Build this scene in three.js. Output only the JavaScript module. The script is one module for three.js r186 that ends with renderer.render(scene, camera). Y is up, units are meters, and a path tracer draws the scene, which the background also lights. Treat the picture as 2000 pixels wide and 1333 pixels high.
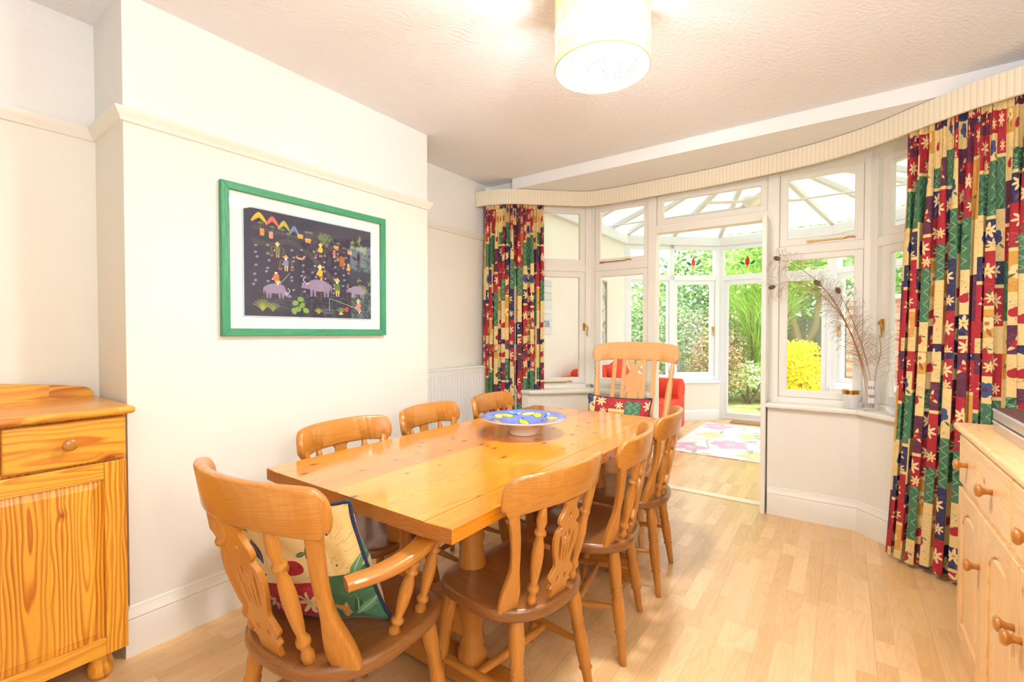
import * as THREE from 'three';
import { RoundedBoxGeometry } from 'three/addons/geometries/RoundedBoxGeometry.js';
import { mergeGeometries, toCreasedNormals } from 'three/addons/utils/BufferGeometryUtils.js';

// ---------------------------------------------------------------- camera, sky, sun, exposure
const scene = new THREE.Scene();
const camera = new THREE.PerspectiveCamera(72.32, 2000 / 1333, 0.05, 200);
camera.position.set(0, 1.25, 0);
camera.rotation.order = 'YXZ';
camera.rotation.set(-0.0181, 0.6190, 0);

const SUN_DIR = new THREE.Vector3(0.38, 1.0, 0.1).normalize();
scene.background = new THREE.Color().setRGB(0.86, 0.94, 1.0);   // bright hazy summer sky
scene.backgroundIntensity = 2.2;
const sun = new THREE.DirectionalLight(0xfff4e2, 5);
sun.position.copy(SUN_DIR).multiplyScalar(30).add(new THREE.Vector3(-1, 0, -7));
sun.target.position.set(-1, 0, -7);
sun.castShadow = true;
sun.shadow.mapSize.set(4096, 4096);
Object.assign(sun.shadow.camera, { left: -16, right: 16, top: 16, bottom: -16, near: 1, far: 70 });
scene.add(sun, sun.target);

const renderer = new THREE.WebGLRenderer({ antialias: true });
renderer.toneMapping = THREE.LinearToneMapping;
renderer.toneMappingExposure = 1.55;
renderer.shadowMap.enabled = true;

// ---------------------------------------------------------------- helpers
const PI = Math.PI, V = (x, y, z) => new THREE.Vector3(x, y, z);
const lerp = (a, b, t) => a + (b - a) * t, clamp = (x, a = 0, b = 1) => Math.min(b, Math.max(a, x));
const sstep = (a, b, x) => { const t = clamp((x - a) / (b - a)); return t * t * (3 - 2 * t); };
function rng(s) { return () => { s = (s + 0x6d2b79f5) | 0; let t = Math.imul(s ^ (s >>> 15), 1 | s); t = (t + Math.imul(t ^ (t >>> 7), 61 | t)) ^ t; return ((t ^ (t >>> 14)) >>> 0) / 4294967296; }; }
const h2 = (x, y, s) => { let n = Math.imul(x | 0, 374761393) ^ Math.imul(y | 0, 668265263) ^ Math.imul(s | 0, 1442695041); n = Math.imul(n ^ (n >>> 13), 1274126177); return ((n ^ (n >>> 16)) >>> 0) / 4294967296; };
function vn(x, y, s = 0, px = 1 << 20, py = 1 << 20) {
  const ix = Math.floor(x), iy = Math.floor(y), fx = x - ix, fy = y - iy, u = fx * fx * (3 - 2 * fx), v = fy * fy * (3 - 2 * fy);
  const m = (a, p) => ((a % p) + p) % p, x0 = m(ix, px), x1 = m(ix + 1, px), y0 = m(iy, py), y1 = m(iy + 1, py);
  return lerp(lerp(h2(x0, y0, s), h2(x1, y0, s), u), lerp(h2(x0, y1, s), h2(x1, y1, s), u), v) * 2 - 1;
}
const fbm = (x, y, s, o = 4) => { let a = 0, w = 0.5; for (let i = 0; i < o; i++) { a += w * vn(x, y, s + i); x *= 2; y *= 2; w *= 0.5; } return a; };
const taken = new Map();
function numbered(n) { const k = taken.get(n) ?? 0; taken.set(n, k + 1); return k ? n + '_' + String(k).padStart(3, '0') : n; }
function tag(o, label, category, group, kind) { o.userData = { label, category }; if (group) o.userData.group = group; if (kind) o.userData.kind = kind; return o; }
function thing(name, label, category, pos = [0, 0, 0], turn = 0, group, kind) {
  const o = new THREE.Group(); o.name = numbered(name); scene.add(o); o.position.set(...pos); o.rotation.y = turn; return tag(o, label, category, group, kind);
}
function part(parent, name, geo, mat, label) {
  const m = new THREE.Mesh(geo, mat); m.name = name; m.castShadow = m.receiveShadow = true; parent.add(m); if (label) m.userData.label = label; return m;
}
function solo(name, geo, mat, label, category, group, kind) { const m = part(scene, numbered(name), geo, mat); return tag(m, label, category, group, kind); }
function dup(root, pos, turn, label, group) {
  const r = root.clone(); r.name = numbered(root.name.replace(/_\d{3}$/, '')); scene.add(r); r.position.set(...pos); r.rotation.y = turn;
  r.userData = { ...root.userData }; if (label) r.userData.label = label; if (group) r.userData.group = group; return r;
}
const flat = (g) => (g.index ? g.toNonIndexed() : g);
function merge(list) { return mergeGeometries(list.map((g) => { g = flat(g); for (const k of Object.keys(g.attributes)) if (!['position', 'normal', 'uv'].includes(k)) g.deleteAttribute(k); return g; })); }
// texture coordinates in metres; u runs along the grain axis
function uvm(geo, grain = 'x', ou = 0, ov = 0) {
  const g = flat(geo), p = g.attributes.position, n = p.count, uv = new Float32Array(n * 2), a = V(), b = V(), c = V(), ax = { x: 0, y: 1, z: 2 }[grain], t = [0, 0, 0];
  for (let i = 0; i < n; i += 3) {
    a.fromBufferAttribute(p, i); b.fromBufferAttribute(p, i + 1); c.fromBufferAttribute(p, i + 2);
    const nn = b.clone().sub(a).cross(c.clone().sub(a)), q = [Math.abs(nn.x), Math.abs(nn.y), Math.abs(nn.z)];
    let k = 0; if (q[1] > q[k]) k = 1; if (q[2] > q[k]) k = 2;
    let U, W;
    if (k === ax) { U = (ax + 1) % 3; W = (ax + 2) % 3; } else { U = ax; W = 3 - ax - k; }
    for (let j = 0; j < 3; j++) { t[0] = p.getX(i + j); t[1] = p.getY(i + j); t[2] = p.getZ(i + j); uv[(i + j) * 2] = t[U] + ou; uv[(i + j) * 2 + 1] = t[W] + ov; }
  }
  g.setAttribute('uv', new THREE.BufferAttribute(uv, 2));
  return g;
}
let wseed = 1; const wr = () => { wseed = (wseed * 16807) % 2147483647; return wseed / 2147483647; };
const wood = (g, grain) => uvm(g, grain, wr() * 3, wr() * 3);
const box = (x0, y0, z0, x1, y1, z1) => new THREE.BoxGeometry(Math.abs(x1 - x0), Math.abs(y1 - y0), Math.abs(z1 - z0)).translate((x0 + x1) / 2, (y0 + y1) / 2, (z0 + z1) / 2);
const rbox = (x0, y0, z0, x1, y1, z1, r = 0.004, s = 2) => new RoundedBoxGeometry(Math.abs(x1 - x0), Math.abs(y1 - y0), Math.abs(z1 - z0), s, Math.min(r, Math.abs(x1 - x0) / 2.01, Math.abs(y1 - y0) / 2.01, Math.abs(z1 - z0) / 2.01)).translate((x0 + x1) / 2, (y0 + y1) / 2, (z0 + z1) / 2);
const turned = (prof, seg = 14) => new THREE.LatheGeometry(prof.map(([r, y]) => new THREE.Vector2(r, y)), seg);
// a geometry built along +y from 0 to len, laid from p to q
function between(geo, p, q) {
  const d = q.clone().sub(p), m = new THREE.Matrix4().makeRotationFromQuaternion(new THREE.Quaternion().setFromUnitVectors(V(0, 1, 0), d.clone().normalize())).setPosition(p);
  return geo.applyMatrix4(m);
}
function lathed(prof, p, q, seg) { const L = p.distanceTo(q); return between(turned(prof.map(([r, t]) => [r, t * L]), seg), p, q); }
function loft(rings, caps = true, closed = true) {
  const n = rings[0].length, pos = [], idx = [];
  for (const r of rings) for (const v of r) pos.push(v.x, v.y, v.z);
  for (let i = 0; i < rings.length - 1; i++) for (let j = 0; j < (closed ? n : n - 1); j++) { const a = i * n + j, b = i * n + (j + 1) % n, c = a + n, d = b + n; idx.push(a, b, c, b, d, c); }
  if (caps) for (const [i, f] of [[0, 1], [rings.length - 1, 0]]) {
    const m = rings[i].reduce((s, v) => s.add(v), V()).divideScalar(n), k = pos.length / 3; pos.push(m.x, m.y, m.z);
    for (let j = 0; j < n; j++) { const a = i * n + j, b = i * n + (j + 1) % n; f ? idx.push(k, b, a) : idx.push(k, a, b); }
  }
  const g = new THREE.BufferGeometry(); g.setAttribute('position', new THREE.Float32BufferAttribute(pos, 3)); g.setIndex(idx); g.computeVertexNormals();
  g.setAttribute('uv', new THREE.Float32BufferAttribute(new Float32Array(pos.length / 3 * 2), 2)); return g;
}
// ring of a rounded rectangle, half sizes a (along A) and b (along B) about c
function rrect(c, A, B, a, b, r, k = 3) {
  const o = [], q = [[1, 1, 0], [-1, 1, 1], [-1, -1, 2], [1, -1, 3]]; r = Math.min(r, a, b);
  for (const [sx, sy, t] of q) for (let i = 0; i < k; i++) { const an = (t + i / (k - 1)) * PI / 2; o.push(c.clone().addScaledVector(A, sx * (a - r) + r * Math.cos(an)).addScaledVector(B, sy * (b - r) + r * Math.sin(an))); }
  return o;
}
// sweep a profile [(out, y)] along a plan path [(x, z)]; out is to the right of the way
function sweep(path, prof, crease = 0.6) {
  const rings = path.map(([x, z], i) => {
    const d = (a, b) => { const dx = b[0] - a[0], dz = b[1] - a[1], l = Math.hypot(dx, dz); return [-dz / l, dx / l]; };
    const n1 = i > 0 ? d(path[i - 1], path[i]) : null, n2 = i < path.length - 1 ? d(path[i], path[i + 1]) : null;
    let n = n1 && n2 ? [n1[0] + n2[0], n1[1] + n2[1]] : n1 ?? n2;
    if (n1 && n2) { const k = 1 + n1[0] * n2[0] + n1[1] * n2[1]; n = [n[0] / k, n[1] / k]; }
    return prof.map(([o, y]) => V(x + n[0] * o, y, z + n[1] * o));
  });
  return toCreasedNormals(loft(rings), crease);
}
function prism(pts, y0, y1, bevel = 0) {
  const s = new THREE.Shape(pts.map(([x, z]) => new THREE.Vector2(x, -z)));
  const g = new THREE.ExtrudeGeometry(s, bevel ? { depth: y1 - y0 - 2 * bevel, bevelEnabled: true, bevelThickness: bevel, bevelSize: bevel, bevelOffset: -bevel, bevelSegments: 2, curveSegments: 8 } : { depth: y1 - y0, bevelEnabled: false });
  return g.translate(0, 0, bevel).rotateX(-PI / 2).translate(0, y0, 0);
}
function tube(pts, r, seg = 24, rad = 6, closed = false) { return new THREE.TubeGeometry(new THREE.CatmullRomCurve3(pts, closed), seg, r, rad, closed); }
const place = (g, rx, ry, rz, x, y, z) => g.applyMatrix4(new THREE.Matrix4().compose(V(x, y, z), new THREE.Quaternion().setFromEuler(new THREE.Euler(rx, ry, rz, 'YXZ')), V(1, 1, 1)));

// ---------------------------------------------------------------- textures
function dataTex(w, h, f, srgb = true) {
  const d = new Uint8Array(w * h * 4); const c = [0, 0, 0];
  for (let y = 0; y < h; y++) for (let x = 0; x < w; x++) { f(x, y, c); const o = (y * w + x) * 4; d[o] = clamp(c[0], 0, 255); d[o + 1] = clamp(c[1], 0, 255); d[o + 2] = clamp(c[2], 0, 255); d[o + 3] = 255; }
  const t = new THREE.DataTexture(d, w, h); t.wrapS = t.wrapT = THREE.RepeatWrapping; t.magFilter = THREE.LinearFilter; t.minFilter = THREE.LinearMipmapLinearFilter; t.generateMipmaps = true;
  if (srgb) t.colorSpace = THREE.SRGBColorSpace; t.needsUpdate = true; return t;
}
function canvasTex(w, h, draw) {
  const c = document.createElement('canvas'); c.width = w; c.height = h; draw(c.getContext('2d'), w, h);
  const t = new THREE.CanvasTexture(c); t.colorSpace = THREE.SRGBColorSpace; t.wrapS = t.wrapT = THREE.RepeatWrapping; t.anisotropy = 8; return t;
}
// plain-sawn boards: growth rings cut lengthwise, u along the grain; sizes in metres
function woodTex({ w = 1024, h = 512, mu, mv, board = 0.12, base, dark, tone = 14, period = 0.007, contrast = 1, depth = [0.02, 0.06], slope = 0.03, wav = 0.004, knots = [], fibre = 6, seed = 1, knotColor = [92, 44, 16] }) {
  const nb = Math.max(1, Math.round(mv / board)), bw = mv / nb, R = rng(seed);
  const B = Array.from({ length: nb }, () => ({ off: (R() - 0.5) * bw * 0.9, d: lerp(depth[0], depth[1], R()), sl: (R() - 0.5) * 2 * slope, t: (R() - 0.5) * 2 * tone, s: Math.floor(R() * 999), sh: R() * 9 }));
  const t = dataTex(w, h, (px, py, c) => {
    const x = px / w * mu, y = py / h * mv, bi = Math.min(nb - 1, Math.floor(y / bw)), b = B[bi], yc = y - (bi + 0.5) * bw, xs = x + b.sh;
    let dd = b.d + b.sl * Math.sin(x / mu * 2 * PI + b.sh) * 1.5 + 0.018 * vn(xs * 2.2, bi * 7.3, b.s), r = Math.hypot(yc - b.off + wav * vn(xs * 5, y * 14, b.s + 3), dd), kn = 0, ko = 0;
    for (const k of knots) { let dx = Math.abs(x - k[0]); dx = Math.min(dx, mu - dx); const q = Math.hypot(dx / 1.7, y - k[1]); if (q < k[2] * 5) { r += k[2] * 0.9 * Math.exp(-((q / (k[2] * 1.6)) ** 2)); kn = Math.max(kn, 1 - sstep(k[2] * 0.55, k[2] * (0.95 + 0.2 * vn(x * 400, y * 400, 5)), q)); ko = Math.max(ko, 1 - sstep(k[2], k[2] * 2.6, q)); } }
    const rp = r / period + 0.35 * vn(xs * 9, y * 60, b.s + 9), f = rp - Math.floor(rp), late = sstep(0.25, 0.85, f) * (1 - sstep(0.86, 1, f));
    const m = clamp(late * contrast * (0.65 + 0.35 * vn(xs * 3, y * 25, b.s + 17)) + ko * 0.45), fi = fibre * vn(xs * 40, y * 1100, 77) + fibre * 0.7 * vn(xs * 9, y * 420, 78), tn = b.t + tone * 0.5 * vn(xs * 1.5, y * 9, b.s + 4);
    for (let i = 0; i < 3; i++) { let v = lerp(base[i], dark[i], m) + fi + tn * (i === 2 ? 0.7 : 1); c[i] = lerp(v, knotColor[i] + fi, kn * 0.9); }
  });
  t.repeat.set(1 / mu, 1 / mv); return t;
}
const bumpTex = (n, m, f) => { const t = dataTex(n, n, (x, y, c) => { c[0] = c[1] = c[2] = 128 + 127 * f(x / n, y / n); }, false); t.repeat.set(1 / m, 1 / m); return t; };
const M = (o) => new THREE.MeshPhysicalMaterial(o);

// walls, ceiling
const bumpPaper = bumpTex(512, 0.5, (x, y) => 0.6 * vn(x * 46 + 0.8 * vn(x * 22, y * 22, 3, 22, 22), y * 30, 5, 46, 30) + 0.4 * vn(x * 90, y * 70, 6, 90, 70));
const bumpArtex = bumpTex(512, 0.8, (x, y) => { const a = vn(x * 10, y * 10, 3, 10, 10) * 3; return 0.5 * Math.sin((x * 26 + y * 14) * 2 * PI / 1 + a * 2) * vn(x * 14, y * 14, 8, 14, 14) + 0.5 * vn(x * 70, y * 70, 9, 70, 70); });
const bumpPaint = bumpTex(256, 0.6, (x, y) => 0.6 * vn(x * 20, y * 14, 1, 20, 14) + 0.4 * vn(x * 64, y * 64, 2, 64, 64));
const L3 = (r, g, b) => new THREE.Color().setRGB(r, g, b);
const cream = M({ color: L3(0.88, 0.845, 0.745), roughness: 0.82, bumpMap: bumpPaint, bumpScale: 0.0006 });
const paper = M({ color: L3(0.88, 0.87, 0.835), roughness: 0.85, bumpMap: bumpPaper, bumpScale: 0.0016 });
const ceilMat = M({ color: L3(0.905, 0.91, 0.905), roughness: 0.9, bumpMap: bumpArtex, bumpScale: 0.0022 });
const plainWhite = M({ color: L3(0.905, 0.91, 0.905), roughness: 0.85 });
const ivory = M({ color: L3(0.88, 0.84, 0.745), roughness: 0.35 });
const ivoryFrame = M({ color: L3(0.89, 0.86, 0.775), roughness: 0.38 });
const upvc = M({ color: '#eceff2', roughness: 0.32 });
const glass = M({ color: '#ffffff', roughness: 0, transmission: 1, ior: 1.5, thickness: 0 });
const brass = M({ color: '#c79a4e', roughness: 0.3, metalness: 1 });
const radWhite = M({ color: '#f2f0ea', roughness: 0.35 });

// woods
const R0 = rng(42);
const tableKnots = Array.from({ length: 58 }, () => [R0() * 1.84, 0.03 + R0() * 0.87, 0.005 + R0() * 0.007]);
tableKnots.push([0.28, 0.36, 0.017], [0.06, 0.84, 0.014], [0.62, 0.5, 0.010], [0.5, 0.30, 0.009]);
const texTable = woodTex({ w: 2048, h: 1024, mu: 1.84, mv: 0.94, board: 0.105, base: [223, 140, 16], dark: [196, 106, 8], tone: 13, period: 0.0075, contrast: 0.75, knots: tableKnots, seed: 5, fibre: 4, knotColor: [82, 36, 12] });
const mTable = M({ map: texTable, roughness: 0.3, clearcoat: 1, clearcoatRoughness: 0.1 });
const mEnd = M({ map: woodTex({ w: 512, h: 256, mu: 0.5, mv: 0.25, board: 0.12, base: [176, 112, 48], dark: [140, 82, 32], tone: 14, period: 0.006, contrast: 0.8, seed: 15, fibre: 8 }), roughness: 0.45 });
const texBeech = woodTex({ mu: 1, mv: 0.5, board: 0.25, base: [190, 124, 46], dark: [168, 100, 30], tone: 5, period: 0.004, contrast: 0.5, depth: [0.05, 0.09], seed: 8, fibre: 5 });
const mBeech = M({ map: texBeech, roughness: 0.34, clearcoat: 0.5, clearcoatRoughness: 0.18 });
const texSeat = woodTex({ mu: 1, mv: 0.5, board: 0.1, base: [134, 82, 36], dark: [108, 62, 25], tone: 8, period: 0.005, contrast: 0.6, seed: 9, fibre: 6 });
const mSeat = M({ map: texSeat, roughness: 0.36, clearcoat: 0.45, clearcoatRoughness: 0.2 });
const texRock = woodTex({ mu: 1, mv: 0.5, board: 0.25, base: [222, 168, 108], dark: [206, 148, 86], tone: 4, period: 0.005, contrast: 0.5, depth: [0.05, 0.09], seed: 18, fibre: 4 });
const mRock = M({ map: texRock, roughness: 0.36, clearcoat: 0.4, clearcoatRoughness: 0.2 });
const texFlame = woodTex({ w: 1024, h: 1024, mu: 0.9, mv: 0.66, board: 0.11, base: [240, 172, 56], dark: [188, 98, 18], tone: 7, period: 0.0115, contrast: 1, depth: [0.006, 0.05], slope: 0.016, wav: 0.007, knots: [[0.3, 0.05, 0.012], [0.62, 0.36, 0.007], [0.2, 0.52, 0.006]], seed: 31, fibre: 4, knotColor: [160, 82, 26] });
const mFlame = M({ map: texFlame, roughness: 0.34, clearcoat: 0.5, clearcoatRoughness: 0.2 });
const texPale = woodTex({ w: 1024, h: 1024, mu: 1.0, mv: 0.7, board: 0.1, base: [243, 203, 144], dark: [226, 172, 104], tone: 6, period: 0.01, contrast: 0.7, slope: 0.02, knots: [[0.3, 0.15, 0.009], [0.72, 0.45, 0.01], [0.12, 0.6, 0.006], [0.55, 0.25, 0.005]], seed: 61, fibre: 4, knotColor: [170, 100, 50] });
const mPale = M({ map: texPale, roughness: 0.38, clearcoat: 0.35, clearcoatRoughness: 0.25 });
const mKnob = M({ map: texBeech, roughness: 0.3, clearcoat: 0.6, clearcoatRoughness: 0.15 });
// laminate: eight boards of three printed strips each
const texFloor = (() => {
  const w = 1024, h = 1024, mu = 1.2, mv = 1.56, R = rng(77), rows = 24, blocks = [];
  for (let r = 0; r < rows; r++) { const off = R() * 0.4, cut = [0]; let p = 0.12 + off; while (p < mu - 0.1) { cut.push(p); p += 0.3 + R() * 0.16; } cut.push(mu); blocks.push(cut.slice(0, -1).map((a, i) => ({ a, b: cut[i + 1], t: (R() - 0.5) * 2, w: R(), s: Math.floor(R() * 9999), d: 0.02 + R() * 0.09, o: (R() - 0.5) * 0.06 }))); }
  const t = dataTex(w, h, (px, py, c) => {
    const x = px / w * mu, y = py / h * mv, r = Math.min(rows - 1, Math.floor(y / mv * rows)), yc = y - (r + 0.5) * mv / rows, b = blocks[r].find((k) => x < k.b) ?? blocks[r].at(-1);
    const dd = b.d + 0.02 * Math.sin(x * 3 + b.s), rr = Math.hypot(yc - b.o + 0.003 * vn(x * 8, y * 30, b.s), dd) / 0.008 + 0.3 * vn(x * 12, y * 80, b.s), f = rr - Math.floor(rr), late = sstep(0.4, 0.9, f) * (1 - sstep(0.9, 1, f));
    const fl = vn(x * 60, y * 700, 31) * 3 + vn(x * 200, y * 500, 32) * 2, tn = b.t * 11 + 5 * vn(x * 3, y * 20, b.s + 2), edge = 1 - 0.05 * (1 - sstep(0.0003, 0.0012, Math.min(Math.abs(yc - 0.5 * mv / rows), Math.abs(yc + 0.5 * mv / rows), x - b.a, b.b - x)));
    c[0] = (232 + tn + fl - 6 * late) * edge; c[1] = (192 + tn * 1.15 + fl - 8 * late - 3 * b.w) * edge; c[2] = (140 + tn * 1.3 + fl - 10 * late - 8 * b.w) * edge;
  });
  t.repeat.set(1 / mu, 1 / mv); return t;
})();
const mFloor = M({ map: texFloor, roughness: 0.33, clearcoat: 0.25, clearcoatRoughness: 0.25 });

// patchwork fabric: blocks of colour with daisies, fruit, zigzags and flowers
function drawPatch(g, W, H, cols, seed) {
  const R = rng(seed), cw = W / cols, P = { red: '#a8202e', navy: '#2e2c52', green: '#41704f', cream: '#e6c987', gold: '#d29a44', plum: '#5e2740', blue: '#3d4f80', orange: '#c4622a' };
  const order = ['red', 'cream', 'green', 'navy', 'red', 'gold', 'cream', 'plum', 'red', 'green', 'cream', 'navy'];
  const daisy = (x, y, r, c) => { g.fillStyle = c; for (let k = 0; k < 7; k++) { g.save(); g.translate(x, y); g.rotate(k * PI * 2 / 7 + 0.3); g.beginPath(); g.ellipse(r * 0.55, 0, r * 0.5, r * 0.17, 0, 0, 7); g.fill(); g.restore(); } g.fillStyle = P.gold; g.beginPath(); g.arc(x, y, r * 0.17, 0, 7); g.fill(); };
  const leaf = (x, y, l, a, c) => { g.save(); g.translate(x, y); g.rotate(a); g.fillStyle = c; g.beginPath(); g.moveTo(0, 0); g.quadraticCurveTo(l * 0.5, -l * 0.32, l, 0); g.quadraticCurveTo(l * 0.5, l * 0.32, 0, 0); g.fill(); g.restore(); };
  const flower = (x, y, r, c, c2) => { g.fillStyle = c; for (let k = 0; k < 5; k++) { const a = k * PI * 2 / 5 + 0.4; g.beginPath(); g.arc(x + Math.cos(a) * r * 0.5, y + Math.sin(a) * r * 0.5, r * 0.42, 0, 7); g.fill(); } g.fillStyle = c2; g.beginPath(); g.arc(x, y, r * 0.26, 0, 7); g.fill(); };
  const pear = (x, y, r, c) => { g.fillStyle = c; g.beginPath(); g.arc(x, y, r, 0, 7); g.fill(); g.beginPath(); g.arc(x + r * 0.35, y - r * 0.8, r * 0.55, 0, 7); g.fill(); g.strokeStyle = '#3a2a1c'; g.lineWidth = r * 0.14; g.beginPath(); g.moveTo(x + r * 0.45, y - r * 1.2); g.lineTo(x + r * 0.8, y - r * 1.7); g.stroke(); leaf(x + r * 0.7, y - r * 1.3, r * 1.2, 0.3, P.green); };
  for (let c = 0; c < cols; c++) {
    let y = -R() * cw * 1.2, k = Math.floor(R() * 12);
    while (y < H) {
      const tall = cw * (1.0 + R() * 2.0), x = c * cw, col = order[k++ % 12], cx = x + cw / 2, cy = y + tall / 2;
      g.save(); g.beginPath(); g.rect(x, y, cw + 1, tall + 1); g.clip(); g.fillStyle = P[col]; g.fillRect(x, y, cw + 1, tall + 1);
      for (let i = 0; i < 90; i++) { g.globalAlpha = 0.11; g.strokeStyle = R() < 0.5 ? '#fff2d0' : '#1a1020'; g.lineWidth = 1 + R() * 5; g.beginPath(); const a = x + R() * cw, b = y + R() * tall; g.moveTo(a, b); g.quadraticCurveTo(a + (R() - 0.5) * cw * 0.6, b + (R() - 0.5) * cw * 0.4, a + (R() - 0.5) * cw, b + (R() - 0.5) * cw * 0.7); g.stroke(); }
      g.globalAlpha = 1;
      if (col === 'red' || col === 'navy') { daisy(cx + (R() - 0.5) * cw * 0.2, cy - tall * 0.16, cw * 0.36, '#ecd09a'); leaf(cx, cy + tall * 0.15, cw * 0.4, 1 + R(), col === 'red' ? '#56603f' : '#7c3a58'); if (tall > cw * 1.4) { daisy(cx + cw * 0.15, cy + tall * 0.3, cw * 0.27, '#e8c98e'); leaf(cx - cw * 0.1, cy + tall * 0.38, cw * 0.35, 2.4, '#5c6446'); } }
      else if (col === 'green') { g.strokeStyle = '#8fae86'; g.lineWidth = cw * 0.035; for (const o of [0.28, 0.72]) { g.beginPath(); for (let i = 0; i <= 9; i++) { const yy = y + i * tall / 9, xx = x + cw * (o + (i % 2 ? 0.16 : -0.16)); i ? g.lineTo(xx, yy) : g.moveTo(xx, yy); } g.stroke(); } for (let i = 0; i < 3; i++) leaf(x + R() * cw, y + R() * tall, cw * 0.4, R() * 6, '#24523a'); }
      else if (col === 'cream') { if (R() < 0.55) { pear(cx - cw * 0.12, cy + tall * 0.12, cw * 0.19, P.red); } else { flower(cx, cy, cw * 0.4, P.blue, P.plum); leaf(cx + cw * 0.2, cy + cw * 0.3, cw * 0.35, 0.7, P.green); } g.fillStyle = '#7d5a3a'; for (let i = 0; i < 5; i++) { g.beginPath(); g.arc(x + R() * cw, y + R() * tall, cw * 0.022, 0, 7); g.fill(); } }
      else if (col === 'gold') { flower(cx, cy, cw * 0.36, '#ebd09a', P.orange); leaf(cx, cy + cw * 0.2, cw * 0.45, 1.2, '#a0602c'); leaf(cx - cw * 0.1, cy + cw * 0.1, cw * 0.4, 2.6, '#5e6b3c'); }
      else { for (let i = 0; i < 3; i++) leaf(cx, cy, cw * 0.42, i * 2.1 + R(), '#e6c58a'); flower(cx, cy, cw * 0.22, P.red, P.gold); }
      if (R() < 0.45) { g.fillStyle = P.cream; g.fillRect(x, y + tall - cw * 0.16, cw + 1, cw * 0.17); }
      g.restore(); y += tall;
    }
  }
}
const texCurtain = canvasTex(2048, 2048, (g, W, H) => drawPatch(g, W, H, 11, 4)); texCurtain.repeat.set(1 / 1.15, 1 / 1.15);
const weave = bumpTex(256, 0.1, (x, y) => 0.5 * Math.sin(x * 2 * PI * 64) + 0.5 * Math.sin(y * 2 * PI * 64));
const mCurtain = M({ map: texCurtain, roughness: 0.8, sheen: 0.3, sheenRoughness: 0.6, sheenColor: new THREE.Color('#ffffff') });

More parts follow.
